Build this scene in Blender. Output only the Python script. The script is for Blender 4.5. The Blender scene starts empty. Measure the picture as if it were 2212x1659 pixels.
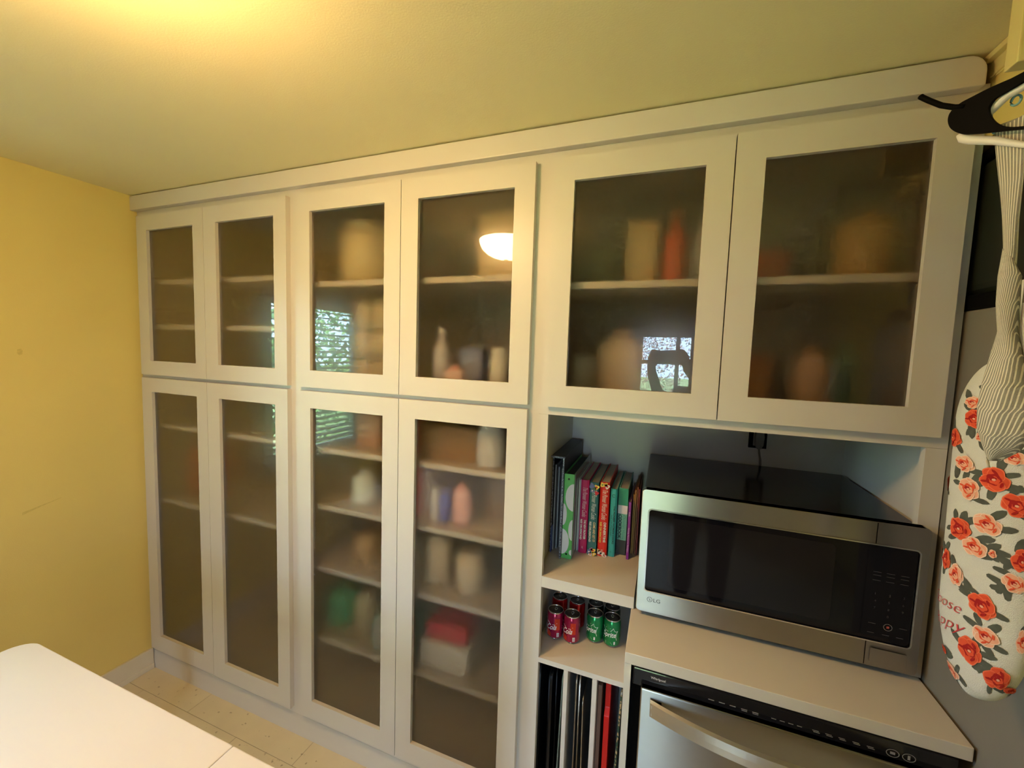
import bpy, bmesh, math, random
from mathutils import Vector, Matrix
random.seed(7)
SC = bpy.context.scene
COL = SC.collection

# ------------------------------------------------------------------ camera
CAM_POS = Vector((2.29203, -1.16422, 1.64823))
C_RIGHT = Vector((0.935544, 0.351639, 0.033279))
C_DOWN = Vector((0.058333, -0.060891, -0.996438))
C_FWD = Vector((-0.348360, 0.934153, -0.077478))
cd = bpy.data.cameras.new('camera')
cd.sensor_fit = 'HORIZONTAL'; cd.sensor_width = 36.0
cd.lens = 882.78 / 2212 * 36.0
cd.clip_start = 0.02; cd.clip_end = 200
cam = bpy.data.objects.new('camera', cd); COL.objects.link(cam)
rm = Matrix((C_RIGHT, -C_DOWN, -C_FWD)).transposed().to_4x4()
cam.matrix_world = Matrix.Translation(CAM_POS) @ rm
SC.camera = cam

# ------------------------------------------------------------------ world, sun, exposure
SKY = 24.0; LAMP = 60.0; SUN = 90.0
SC.view_settings.view_transform = 'Standard'
SC.view_settings.look = 'None'
SC.view_settings.gamma = 1.0
SC.view_settings.use_curve_mapping = False
SC.view_settings.exposure = 0.32
w = bpy.data.worlds.new('sky'); SC.world = w; w.use_nodes = True
wn = w.node_tree.nodes; wn.clear()
wo = wn.new('ShaderNodeOutputWorld'); wb = wn.new('ShaderNodeBackground')
wb.inputs['Color'].default_value = (0.52, 0.75, 1.0, 1); wb.inputs['Strength'].default_value = SKY
w.node_tree.links.new(wb.outputs[0], wo.inputs[0])
sd = bpy.data.lights.new('sun', 'SUN'); sd.energy = SUN; sd.angle = 0.02; sd.color = (1, .96, .88)
so = bpy.data.objects.new('sun', sd); COL.objects.link(so)
so.rotation_euler = Vector((-0.45, -0.55, -1.0)).to_track_quat('-Z', 'Y').to_euler()
def portal(name, loc, direction, sx, sy):
    l = bpy.data.lights.new(name, 'AREA'); l.shape = 'RECTANGLE'; l.size = sx; l.size_y = sy
    l.cycles.is_portal = True
    o = bpy.data.objects.new(name, l); COL.objects.link(o); o.location = loc
    o.rotation_euler = Vector(direction).to_track_quat('-Z', 'Z').to_euler()
portal('window_portal', (-0.11, -1.06, 1.42), (1, 0, 0), 0.80, 1.06)
portal('window_portal', (2.29, -3.51, 1.10), (0, 1, 0), 0.56, 1.62)

FLOOR = 0.035; CEIL = 2.292

SC.cycles.max_bounces = 8; SC.cycles.diffuse_bounces = 3; SC.cycles.glossy_bounces = 3; SC.cycles.transmission_bounces = 6
SC.cycles.sample_clamp_indirect = 8.0; SC.cycles.adaptive_threshold = 0.10; SC.cycles.caustics_reflective = False

# ------------------------------------------------------------------ materials
MATS = {}
def M(name, col, rough=.5, metal=0.0, var=.05, scale=14, bump=0.0, bscale=160, spec=.5, coat=0, emit=0, trans=0, ior=1.45, aniso=0, tangent=None):
    if name in MATS: return MATS[name]
    m = bpy.data.materials.new(name); m.use_nodes = True
    nt = m.node_tree; b = nt.nodes['Principled BSDF']
    b.inputs['Roughness'].default_value = rough; b.inputs['Metallic'].default_value = metal
    b.inputs['Specular IOR Level'].default_value = spec; b.inputs['IOR'].default_value = ior
    b.inputs['Coat Weight'].default_value = coat; b.inputs['Coat Roughness'].default_value = 0.03
    b.inputs['Transmission Weight'].default_value = trans
    tc = nt.nodes.new('ShaderNodeTexCoord')
    nz = nt.nodes.new('ShaderNodeTexNoise'); nz.inputs['Scale'].default_value = scale; nz.inputs['Detail'].default_value = 2
    nt.links.new(tc.outputs['Object'], nz.inputs['Vector'])
    mr = nt.nodes.new('ShaderNodeMapRange'); mr.inputs['To Min'].default_value = 1 - var; mr.inputs['To Max'].default_value = 1 + var
    nt.links.new(nz.outputs['Fac'], mr.inputs['Value'])
    mx = nt.nodes.new('ShaderNodeMix'); mx.data_type = 'RGBA'; mx.blend_type = 'MULTIPLY'; mx.inputs[0].default_value = 1
    mx.inputs[6].default_value = (*col, 1)
    nt.links.new(mr.outputs[0], mx.inputs[7])
    nt.links.new(mx.outputs[2], b.inputs['Base Color'])
    if emit:
        b.inputs['Emission Color'].default_value = (*col, 1); b.inputs['Emission Strength'].default_value = emit
    if aniso:
        b.inputs['Anisotropic'].default_value = aniso
        v = nt.nodes.new('ShaderNodeCombineXYZ')
        for i in range(3): v.inputs[i].default_value = tangent[i]
        nt.links.new(v.outputs[0], b.inputs['Tangent'])
    if bump:
        n2 = nt.nodes.new('ShaderNodeTexNoise'); n2.inputs['Scale'].default_value = bscale; n2.inputs['Detail'].default_value = 1
        nt.links.new(tc.outputs['Object'], n2.inputs['Vector'])
        bp = nt.nodes.new('ShaderNodeBump'); bp.inputs['Strength'].default_value = bump; bp.inputs['Distance'].default_value = .002
        nt.links.new(n2.outputs['Fac'], bp.inputs['Height']); nt.links.new(bp.outputs[0], b.inputs['Normal'])
    MATS[name] = m
    return m

def mix_in(m, col, kind, **k):
    """lay a second colour over a principled material through a procedural mask (object space)"""
    nt = m.node_tree; b = nt.nodes['Principled BSDF']; l = b.inputs['Base Color'].links[0].from_socket
    tc = nt.nodes.new('ShaderNodeTexCoord')
    if kind == 'voronoi':
        t = nt.nodes.new('ShaderNodeTexVoronoi'); t.inputs['Scale'].default_value = k['scale']; src = t.outputs['Distance']
    elif kind == 'noise':
        t = nt.nodes.new('ShaderNodeTexNoise'); t.inputs['Scale'].default_value = k['scale']; t.inputs['Detail'].default_value = 5; src = t.outputs['Fac']
    nt.links.new(tc.outputs['Object'], t.inputs['Vector'])
    r = nt.nodes.new('ShaderNodeValToRGB')
    r.color_ramp.elements[0].position = k['lo']; r.color_ramp.elements[1].position = k['hi']
    nt.links.new(src, r.inputs['Fac'])
    mx = nt.nodes.new('ShaderNodeMix'); mx.data_type = 'RGBA'
    nt.links.new(r.outputs['Color'], mx.inputs[0]); nt.links.new(l, mx.inputs[6]); mx.inputs[7].default_value = (*col, 1)
    nt.links.new(mx.outputs[2], b.inputs['Base Color'])
    return m

wall_m = M('yellow wall paint', (.82, .66, .23), .55, var=.03, scale=3, bump=.10, bscale=260)
ceil_m = M('pale yellow ceiling paint', (.90, .81, .47), .8, var=.03, scale=3, bump=.12, bscale=240)
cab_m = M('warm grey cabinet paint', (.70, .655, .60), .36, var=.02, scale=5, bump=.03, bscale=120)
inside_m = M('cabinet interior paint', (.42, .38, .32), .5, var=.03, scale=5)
trim_m = M('cream trim paint', (.74, .69, .58), .4, var=.03)
floor_m = M('cream vinyl', (.72, .64, .48), .42, var=.08, scale=9, bump=.05)
mix_in(floor_m, (.38, .31, .22), 'noise', scale=46, lo=.66, hi=.73)
grout_m = M('floor seam', (.34, .28, .20), .7)
table_m = M('white laminate', (.74, .70, .655), .32, var=.02, scale=4)
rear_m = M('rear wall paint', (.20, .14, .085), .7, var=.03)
steel_m = M('brushed steel', (.44, .425, .41), .34, 1.0, var=.04, scale=40, aniso=.95, tangent=(0, 0, 1))
handle_m = M('satin steel handle', (.70, .66, .61), .38, 1.0, var=.03, aniso=.8, tangent=(0, 0, 1))
chrome_m = M('polished steel', (.75, .75, .74), .16, 1.0, var=.02)
black_m = M('black gloss', (.012, .012, .014), .10, var=.1, spec=.5)
blackp_m = M('black painted metal', (.010, .010, .010), .15, var=.15, scale=60)
blackpl_m = M('black plastic', (.003, .003, .003), .50, var=.1, spec=.04)
blackglass_m = M('dark door glass', (.006, .006, .009), .05, var=.1, spec=.35)
window_tint_m = M('dark window mesh', (.012, .011, .014), .06, var=.1, spec=.35)
white_m = M('white plastic', (.80, .79, .75), .4, var=.03)
print_white = M('white print', (.85, .84, .84), .5)
print_grey = M('grey print', (.05, .05, .055), .5)
paper_m = M('paper', (.50, .47, .43), .8, var=.12, scale=200)
frost_m = None

def frosted():
    """etched pane: a clear mirror-like front skin over a rough body that blurs what lies behind"""
    m = bpy.data.materials.new('frosted glass'); m.use_nodes = True; nt = m.node_tree; nt.nodes.clear()
    o = nt.nodes.new('ShaderNodeOutputMaterial'); mx = nt.nodes.new('ShaderNodeMixShader'); fr = nt.nodes.new('ShaderNodeFresnel'); fr.inputs['IOR'].default_value = 1.52
    g = nt.nodes.new('ShaderNodeBsdfGlossy'); g.inputs['Roughness'].default_value = 0.0; g.inputs['Color'].default_value = (1, 1, 1, 1)
    r = nt.nodes.new('ShaderNodeBsdfRefraction'); r.inputs['IOR'].default_value = 1.45; r.inputs['Color'].default_value = (1.0, .96, .90, 1)
    tc = nt.nodes.new('ShaderNodeTexCoord'); nz = nt.nodes.new('ShaderNodeTexNoise'); nz.inputs['Scale'].default_value = 5
    nt.links.new(tc.outputs['Object'], nz.inputs['Vector'])
    mr = nt.nodes.new('ShaderNodeMapRange'); mr.inputs['To Min'].default_value = .30; mr.inputs['To Max'].default_value = .33
    nt.links.new(nz.outputs['Fac'], mr.inputs['Value']); nt.links.new(mr.outputs[0], r.inputs['Roughness'])
    nt.links.new(fr.outputs[0], mx.inputs[0]); nt.links.new(r.outputs[0], mx.inputs[1]); nt.links.new(g.outputs[0], mx.inputs[2]); nt.links.new(mx.outputs[0], o.inputs[0])
    return m
frost_m = frosted()
def pane_mat():
    m = bpy.data.materials.new('clear window glass'); m.use_nodes = True; nt = m.node_tree; nt.nodes.clear()
    o = nt.nodes.new('ShaderNodeOutputMaterial'); mx = nt.nodes.new('ShaderNodeMixShader')
    t = nt.nodes.new('ShaderNodeBsdfTransparent'); g = nt.nodes.new('ShaderNodeBsdfGlossy'); g.inputs['Roughness'].default_value = .01
    f = nt.nodes.new('ShaderNodeFresnel'); f.inputs['IOR'].default_value = 1.3
    nt.links.new(f.outputs[0], mx.inputs[0]); nt.links.new(t.outputs[0], mx.inputs[1]); nt.links.new(g.outputs[0], mx.inputs[2])
    nt.links.new(mx.outputs[0], o.inputs[0]); return m
clear_m = pane_mat()

# ------------------------------------------------------------------ mesh helpers
WL = {}
class MB:
    def __init__(s): s.bm = bmesh.new(); s.mi = 0
    def _f(s, vs, smooth=False):
        try:
            f = s.bm.faces.new(vs); f.material_index = s.mi; f.smooth = smooth; return f
        except ValueError: return None
    def box(s, x0, x1, y0, y1, z0, z1):
        v = [s.bm.verts.new((x, y, z)) for z in (z0, z1) for y in (y0, y1) for x in (x0, x1)]
        for q in ((0, 2, 3, 1), (4, 5, 7, 6), (0, 1, 5, 4), (2, 6, 7, 3), (0, 4, 6, 2), (1, 3, 7, 5)): s._f([v[i] for i in q])
        return s
    def prism(s, pts, ext):
        """closed polygon of 3-D points extruded by vector ext"""
        e = Vector(ext); a = [s.bm.verts.new(p) for p in pts]; b = [s.bm.verts.new(Vector(p) + e) for p in pts]
        s._f(a[::-1]); s._f(b)
        n = len(a)
        for i in range(n): s._f([a[i], a[(i + 1) % n], b[(i + 1) % n], b[i]])
        return s
    def lathe(s, c, prof, seg=28, smooth=True, cap=True):
        """profile [(r, z)] turned about the vertical through c"""
        rings = []
        for r, z in prof:
            rings.append([s.bm.verts.new((c[0] + r * math.cos(2 * math.pi * i / seg), c[1] + r * math.sin(2 * math.pi * i / seg), c[2] + z)) for i in range(seg)])
        for a, b in zip(rings, rings[1:]):
            for i in range(seg): s._f([a[i], a[(i + 1) % seg], b[(i + 1) % seg], b[i]], smooth)
        if cap: s._f(rings[0][::-1]); s._f(rings[-1])
        return s
    def tube(s, pts, r, seg=8, smooth=True, rads=None):
        pts = [Vector(p) for p in pts]; rings = []
        up = Vector((0, 0, 1))
        for i, p in enumerate(pts):
            d = (pts[min(i + 1, len(pts) - 1)] - pts[max(i - 1, 0)]).normalized()
            a = d.cross(up)
            if a.length < 1e-3: a = d.cross(Vector((0, 1, 0)))
            a.normalize(); b = a.cross(d).normalized(); rr = rads[i] if rads else r
            rings.append([s.bm.verts.new(p + (a * math.cos(t) + b * math.sin(t)) * rr) for t in [2 * math.pi * k / seg for k in range(seg)]])
        for a, b in zip(rings, rings[1:]):
            for i in range(seg): s._f([a[i], a[(i + 1) % seg], b[(i + 1) % seg], b[i]], smooth)
        s._f(rings[0][::-1]); s._f(rings[-1]); return s
    def loft(s, rings, closed=True, smooth=True, cap=True):
        vr = [[s.bm.verts.new(p) for p in r] for r in rings]; n = len(vr[0])
        for a, b in zip(vr, vr[1:]):
            for i in range(n if closed else n - 1): s._f([a[i], a[(i + 1) % n], b[(i + 1) % n], b[i]], smooth)
        if cap and closed: s._f(vr[0][::-1]); s._f(vr[-1])
        return s
    def poly(s, pts): s._f([s.bm.verts.new(p) for p in pts]); return s
    def build(s, name, mats, parent=None, bevel=0, seg=2, loc=None, auto=True):
        bm = s.bm
        if auto: bmesh.ops.recalc_face_normals(bm, faces=bm.faces)
        if bevel:
            ed = [e for e in bm.edges if len(e.link_faces) == 2 and e.calc_face_angle(0) > .6]
            bmesh.ops.bevel(bm, geom=ed, offset=bevel, segments=seg, profile=.6, affect='EDGES', clamp_overlap=True)
        if parent is not None: base = WL[parent.name]
        else:
            if loc is None:
                xs = [v.co for v in bm.verts]
                loc = ((min(v.x for v in xs) + max(v.x for v in xs)) / 2, (min(v.y for v in xs) + max(v.y for v in xs)) / 2, min(v.z for v in xs))
            base = Vector(loc)
        bmesh.ops.translate(bm, verts=bm.verts, vec=-Vector(base))
        me = bpy.data.meshes.new(name); bm.to_mesh(me); bm.free()
        for m in (mats if isinstance(mats, (list, tuple)) else [mats]): me.materials.append(m)
        o = bpy.data.objects.new(name, me); COL.objects.link(o)
        if parent is not None: o.parent = parent
        else: o.location = base
        WL[o.name] = Vector(base)
        return o
def empty(name, loc, label=None, cat=None, group=None):
    o = bpy.data.objects.new(name, None); COL.objects.link(o); o.location = loc; o.empty_display_size = .05
    WL[o.name] = Vector(loc)
    return tag(o, label, cat, group)
def tag(o, label=None, cat=None, group=None, kind=None):
    if label: o['label'] = label
    if cat: o['category'] = cat
    if group: o['group'] = group
    if kind: o['kind'] = kind
    return o
def struct(o): o['kind'] = 'structure'; return o
def bx(name, mat, parent, x0, x1, y0, y1, z0, z1, bevel=0, seg=2):
    return MB().box(x0, x1, y0, y1, z0, z1).build(name, mat, parent, bevel, seg)

def text_geo(s, size, shear=0, bold=0, spacing=1.0):
    cu = bpy.data.curves.new('t', 'FONT'); cu.body = s; cu.size = size; cu.shear = shear; cu.offset = bold; cu.space_character = spacing
    cu.align_x = 'LEFT'; cu.resolution_u = 3
    o = bpy.data.objects.new('t', cu); COL.objects.link(o)
    dg = bpy.context.evaluated_depsgraph_get(); me = bpy.data.meshes.new_from_object(o.evaluated_get(dg))
    vs = [v.co.copy() for v in me.vertices]; fs = [list(p.vertices) for p in me.polygons]
    bpy.data.objects.remove(o); bpy.data.curves.remove(cu); bpy.data.meshes.remove(me)
    return vs, fs
def text(mb, s, size, mapf, width=None, **k):
    """add lettering to mb through mapf(u, v) -> point; width squeezes it to a length"""
    vs, fs = text_geo(s, size, **k)
    if not vs: return mb
    x0 = min(v.x for v in vs); x1 = max(v.x for v in vs); sc = (width / (x1 - x0)) if width else 1
    nv = [mb.bm.verts.new(mapf((v.x - x0) * sc, v.y)) for v in vs]
    for f in fs: mb._f([nv[i] for i in f])
    return mb
def plane_map(o, r, u):
    o, r, u = Vector(o), Vector(r), Vector(u)
    return lambda a, b: o + r * a + u * b
def disc(mb, mapf, cu, cv, ru, rv=None, n=10, wob=0, ph=0):
    rv = rv or ru; pts = []
    for i in range(n):
        t = 2 * math.pi * i / n; k = 1 + wob * math.sin(3 * t + ph)
        pts.append(mapf(cu + ru * k * math.cos(t), cv + rv * k * math.sin(t)))
    return mb.poly(pts)

# ------------------------------------------------------------------ the room
XR = 3.70; YR = -3.40; YB = 0.53
bm_floor = bx('floor', grout_m, None, -.1, XR + .1, YR - .1, YB + .1, FLOOR - .06, FLOOR - .0012); struct(bm_floor)
tile_w, tile_l = .305, .61
row = 0; y1 = .222
while y1 > YR:
    y0 = max(y1 - tile_w, YR); x = 1.037 - tile_l * 3 + (.305 if row % 2 else 0)
    while x < XR:
        xa, xb = max(x, 0), min(x + tile_l, XR)
        if xb - xa > .02:
            bx('tile', floor_m, bm_floor, xa + .0008, xb - .0008, y0 + .0008, y1 - .0008, FLOOR - .004, FLOOR, bevel=.0006, seg=1)
        x += tile_l
    y1 -= tile_w; row += 1
struct(bx('ceiling', ceil_m, None, -.1, XR + .1, YR - .1, YB + .1, CEIL, CEIL + .06))
WY0, WY1, WZ0, WZ1 = -1.47, -.66, .885, 1.95       # window in the left wall
mb = MB(); mb.box(-.1, 0, WY1, YB, FLOOR, CEIL); mb.box(-.1, 0, YR, WY0, FLOOR, CEIL)
mb.box(-.1, 0, WY0, WY1, FLOOR, WZ0); mb.box(-.1, 0, WY0, WY1, WZ1, CEIL)
wall_left = struct(mb.build('wall_left', wall_m))
struct(bx('wall_back', inside_m, None, 0, XR, YB, YB + .1, FLOOR, CEIL))
struct(bx('wall_right', wall_m, None, XR, XR + .1, YR, YB, FLOOR, CEIL))
RX0, RX1, RZ0, RZ1 = 2.02, 2.56, .32, 1.89        # window in the rear wall
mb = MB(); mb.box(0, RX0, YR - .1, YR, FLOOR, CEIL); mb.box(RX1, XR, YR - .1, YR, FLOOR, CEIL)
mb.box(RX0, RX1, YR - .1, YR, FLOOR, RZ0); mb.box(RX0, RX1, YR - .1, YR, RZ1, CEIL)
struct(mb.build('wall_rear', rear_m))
bb = MB(); bb.box(0, .012, YR, .018, FLOOR, .138); bb.box(.0, .016, YR, .018, FLOOR, .06)
struct(bb.build('baseboard_left', trim_m, bevel=.002))
# scuffs on the yellow wall
sc_m = M('wall scuff', (.72, .57, .19), .8, var=.2, scale=120)
mb = MB(); sp = [(-.372, 1.597), (-.362, 1.600), (-.358, 1.590), (-.360, 1.578), (-.368, 1.575), (-.374, 1.583)]
mb.poly([(.0006, a, b) for a, b in sp]); mb.build('scuff_mark', sc_m, wall_left)
mb = MB(); mb.poly([(.0006, a, b) for a, b in [(-.385, .957), (-.33, .975), (-.275, .990), (-.275, .9925), (-.33, .980), (-.385, .968)]]); mb.build('scuff_mark', sc_m, wall_left)

# window 1: sash, casing, blinds
w1 = struct(empty('window_1', (-.05, (WY0 + WY1) / 2, WZ0)))
mb = MB(); f = .04
mb.box(-.09, -.05, WY0, WY0 + f, WZ0, WZ1); mb.box(-.09, -.05, WY1 - f, WY1, WZ0, WZ1); mb.box(-.09, -.05, WY0 + f, WY1 - f, WZ0, WZ0 + f)
mb.box(-.09, -.05, WY0 + f, WY1 - f, WZ1 - f, WZ1); mb.box(-.09, -.05, WY0 + f, WY1 - f, 1.40, 1.44)
mb.build('window_frame', white_m, w1)
bx('window_pane', clear_m, w1, -.074, -.070, WY0 + f, WY1 - f, WZ0 + f, WZ1 - f)
bx('window_sill', white_m, w1, -.05, .035, WY0 - .04, WY1 + .04, WZ0 - .03, WZ0, bevel=.004)
mb = MB(); mb.box(0, .014, WY0 - .06, WY0, WZ0, WZ1 + .06); mb.box(0, .014, WY1, WY1 + .06, WZ0, WZ1 + .06); mb.box(0, .014, WY0, WY1, WZ1, WZ1 + .06)
mb.build('window_casing', white_m, w1, bevel=.002)
bl = empty('window_blind', (-.02, (WY0 + WY1) / 2, WZ0), 'white slatted blind with open slats in the window above the table', 'blind')
bx('headrail', white_m, bl, -.045, -.004, WY0 + .01, WY1 - .01, WZ1 - .045, WZ1 - .002, bevel=.003)
sm = None; z = WZ0 + .04
while z < WZ1 - .06:
    if sm is None:
        s0 = MB().prism([(-.044, WY0 + .012, z + .005), (-.044, WY0 + .012, z + .0075), (-.003, WY0 + .012, z - .0025), (-.003, WY0 + .012, z - .005)], (0, WY1 - WY0 - .024, 0)).build('slat', white_m, bl); sm = s0; z00 = z
    else:
        c = sm.copy(); COL.objects.link(c); c.location = (0, 0, z - z00)
    z += .04
bx('bottom_rail', white_m, bl, -.040, -.008, WY0 + .012, WY1 - .012, WZ0 + .008, WZ0 + .026, bevel=.003)
for yy in (WY0 + .13, WY1 - .13):
    bx('cord', white_m, bl, -.0045, -.0030, yy, yy + .0015, WZ0 + .02, WZ1 - .05)
# window 2 in the rear wall
w2 = struct(empty('window_2', ((RX0 + RX1) / 2, YR - .05, RZ0)))
mb = MB(); f = .03; ya, yb = YR - .08, YR - .03
mb.box(RX0, RX0 + f, ya, yb, RZ0, RZ1); mb.box(RX1 - f, RX1, ya, yb, RZ0, RZ1); mb.box(RX0 + f, RX1 - f, ya, yb, RZ0, RZ0 + f); mb.box(RX0 + f, RX1 - f, ya, yb, RZ1 - f, RZ1)
mb.box(2.385, 2.425, ya, yb, RZ0 + f, RZ1 - f); mb.box(RX0 + f, RX1 - f, ya, yb, 1.575, 1.615); mb.box(RX0 + f, RX1 - f, ya, yb, 1.13, 1.17); mb.box(RX0 + f, RX1 - f, ya, yb, .70, .74)
mb.build('window_frame', M('brown window frame', (.16, .09, .05), .5), w2)
bx('window_pane', clear_m, w2, RX0 + f, RX1 - f, YR - .058, YR - .054, RZ0 + f, RZ1 - f)

# ------------------------------------------------------------------ cabinets
ZT, ZM1, ZM2, ZB = 2.200, 1.4915, 1.477, .160
GT, GM, GU, GB = 2.134, 1.5552, 1.4130, .2350
YF = .020                     # face frame front
DEP = .50
def door(parent, x0, x1, z0, z1, gx0, gx1, gz0, gz1):
    mb = MB(); y0, y1 = 0, .0195
    mb.box(x0, gx0, y0, y1, z0, z1); mb.box(gx1, x1, y0, y1, z0, z1)
    mb.box(gx0, gx1, y0, y1, z0, gz0); mb.box(gx0, gx1, y0, y1, gz1, z1)
    bmesh.ops.remove_doubles(mb.bm, verts=mb.bm.verts, dist=1e-5)
    # drop the inner touching faces so that the frame reads as one piece
    seen = {}
    for fc in list(mb.bm.faces):
        k = tuple(sorted(v.index for v in fc.verts))
    d = mb.build('door', cab_m, parent, bevel=0)
    bx('glass_pane', frost_m, d, gx0 - .004, gx1 + .004, .0125, .0165, gz0 - .004, gz1 + .004)
    return d

def pantry(x0, x1, dx, g, shelves, label):
    t = empty('pantry_cabinet', ((x0 + x1) / 2, .25, FLOOR), label, 'cabinet')
    mb = MB(); y0, y1 = YF, YF + .02
    mb.box(x0, dx[0] + .03, y0, y1, .13, 2.24); mb.box(dx[2] - .03, x1, y0, y1, .13, 2.24)
    mb.box(dx[0] + .03, dx[2] - .03, y0, y1, 2.17, 2.24); mb.box(dx[0] + .03, dx[2] - .03, y0, y1, .13, .20)
    mb.box(dx[0] + .03, dx[2] - .03, y0, y1, 1.455, 1.515)
    mb.build('face_frame', cab_m, t)
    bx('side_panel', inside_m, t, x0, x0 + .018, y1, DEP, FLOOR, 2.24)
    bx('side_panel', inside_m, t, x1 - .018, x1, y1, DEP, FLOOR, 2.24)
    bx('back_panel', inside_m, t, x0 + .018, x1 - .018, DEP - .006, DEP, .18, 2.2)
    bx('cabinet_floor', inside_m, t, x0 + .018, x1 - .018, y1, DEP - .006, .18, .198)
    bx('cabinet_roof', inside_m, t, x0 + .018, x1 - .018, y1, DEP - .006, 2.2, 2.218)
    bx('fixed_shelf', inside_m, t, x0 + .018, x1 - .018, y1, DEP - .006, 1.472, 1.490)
    for z in shelves:
        bx('shelf', cab_m, t, x0 + .019, x1 - .019, .05, DEP - .008, z - .020, z, bevel=.0015)
    for i in (0, 1):
        door(t, dx[i] + .0012, dx[i + 1] - .0012, ZM1, ZT, *g[i], GM, GT)
        door(t, dx[i] + .0012, dx[i + 1] - .0012, ZB, ZM2, *g[i], GB, GU)
    return t
pantry(.002, .966, (.030, .4761, .9368), ((.1014, .4101), (.5501, .8714)), (1.922, 1.721, 1.258, .898),
       'tall frosted glass pantry cabinet in the corner by the yellow wall, nearly empty')
pantry(.966, 1.940, (.9951, 1.447, 1.9105), ((1.0509, 1.3809), (1.5131, 1.8458)), (1.891, 1.254, 1.026, .772, .476),
       'tall frosted glass pantry cabinet full of food, in the middle of the wall')
# wall cabinet over the microwave
wc = empty('wall_cabinet', (2.415, .25, 1.465), 'frosted glass wall cabinet hanging over the microwave', 'cabinet')
mb = MB()
mb.box(1.940, 1.995, YF, YF + .02, 1.465, 2.24); mb.box(2.845, 2.892, YF, YF + .02, 1.465, 2.24)
mb.box(1.995, 2.845, YF, YF + .02, 2.17, 2.24); mb.box(1.995, 2.845, YF, YF + .02, 1.465, 1.525)
mb.build('face_frame', cab_m, wc)
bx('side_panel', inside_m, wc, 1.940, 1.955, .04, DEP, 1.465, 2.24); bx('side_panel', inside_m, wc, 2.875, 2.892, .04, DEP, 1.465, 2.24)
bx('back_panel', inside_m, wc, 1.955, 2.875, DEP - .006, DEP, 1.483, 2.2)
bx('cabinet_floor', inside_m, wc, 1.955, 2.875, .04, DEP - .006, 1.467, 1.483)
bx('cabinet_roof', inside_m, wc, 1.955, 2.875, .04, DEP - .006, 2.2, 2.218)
bx('shelf', cab_m, wc, 1.956, 2.874, .05, DEP - .008, 1.841, 1.861, bevel=.0015)
door(wc, 1.9643, 2.4225, ZM1, ZT, 2.0247, 2.3596, GM, GT)
door(wc, 2.4255, 2.8685, ZM1, ZT, 2.490, 2.8062, GM, GT)
# crown and toe boards
cz = CEIL - .004; mb = MB(); mb.prism([(0, -.006, 2.226), (2.872, -.006, 2.226), (2.872, -.006, cz - .032)] + [(2.840 + .032 * math.cos(t_), -.006, cz - .032 + .032 * math.sin(t_)) for t_ in [math.pi / 2 * k / 6 for k in range(1, 7)]] + [(0, -.006, cz)], (0, .026, 0))
struct(mb.build('trim_1', cab_m, bevel=.003))
struct(bx('trim_2', cab_m, None, .002, 1.940, YF, YF + .019, FLOOR, .1295))

# open shelf column left of the dishwasher
ou = empty('open_shelf_unit', (2.1, .25, FLOOR), 'open shelves with a cubby for books, cans and upright trays beside the dishwasher', 'shelf unit')
bx('stile', cab_m, ou, 1.940, 1.9705, YF, YF + .02, FLOOR, 1.4645)
bx('stile', cab_m, ou, 2.8545, 2.892, YF, YF + .02, .9225, 1.4645)
bx('side_panel', cab_m, ou, 1.930 + .010, 1.947, .041, DEP, FLOOR, 1.4645)
bx('side_panel', cab_m, ou, 2.873, 2.889, .041, DEP, .9225, 1.4645)
bx('back_panel', cab_m, ou, 1.947, 2.873, DEP, DEP + .012, FLOOR, 1.4645)
MB().box(1.9475, 2.247, .0408, DEP - .001, .9225, .957).box(1.9707, 2.247, YF, .0408, .9225, .957).build('shelf', cab_m, ou)
MB().box(1.9475, 2.2395, .0408, DEP - .001, .674, .690).box(1.9707, 2.2395, YF, .0408, .674, .690).build('shelf', cab_m, ou)
for xa, xb in ((2.053, 2.066), (2.141, 2.155)):
    bx('divider', cab_m, ou, xa, xb, YF, DEP - .03, FLOOR + .02, .6735, bevel=.0008)
bx('shelf', cab_m, ou, 1.9709, 2.2395, YF, DEP - .001, FLOOR, FLOOR + .0195)

# worktop with its side panel
wt = empty('worktop', (2.565, .15, FLOOR), 'painted worktop carrying the microwave, standing proud of the shelves', 'worktop')
bx('top_board', cab_m, wt, 2.2405, 2.8885, -.165, DEP - .001, .893, .9215, bevel=.0015)
bx('side_panel', cab_m, wt, 2.2405, 2.2565, -.163, DEP - .001, FLOOR, .8928)
bx('side_panel', cab_m, wt, 2.8735, 2.8885, -.10, DEP - .001, FLOOR, .8928)

# ------------------------------------------------------------------ dishwasher
dw = empty('dishwasher', (2.565, .1, FLOOR), 'stainless steel dishwasher with a bowed handle under the worktop', 'dishwasher')
bx('body', blackpl_m, dw, 2.259, 2.871, -.150, .45, FLOOR + .01, .891)
bx('control_strip', black_m, dw, 2.262, 2.869, -.166, -.150, .846, .8905, bevel=.003)
mb = MB(); mb.box(2.282, 2.866, -.182, -.1505, .10, .8545); mb.build('door_panel', steel_m, dw, bevel=.003, seg=2)
bx('toe_panel', blackpl_m, dw, 2.262, 2.869, -.14, -.12, FLOOR + .001, .095)
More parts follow.
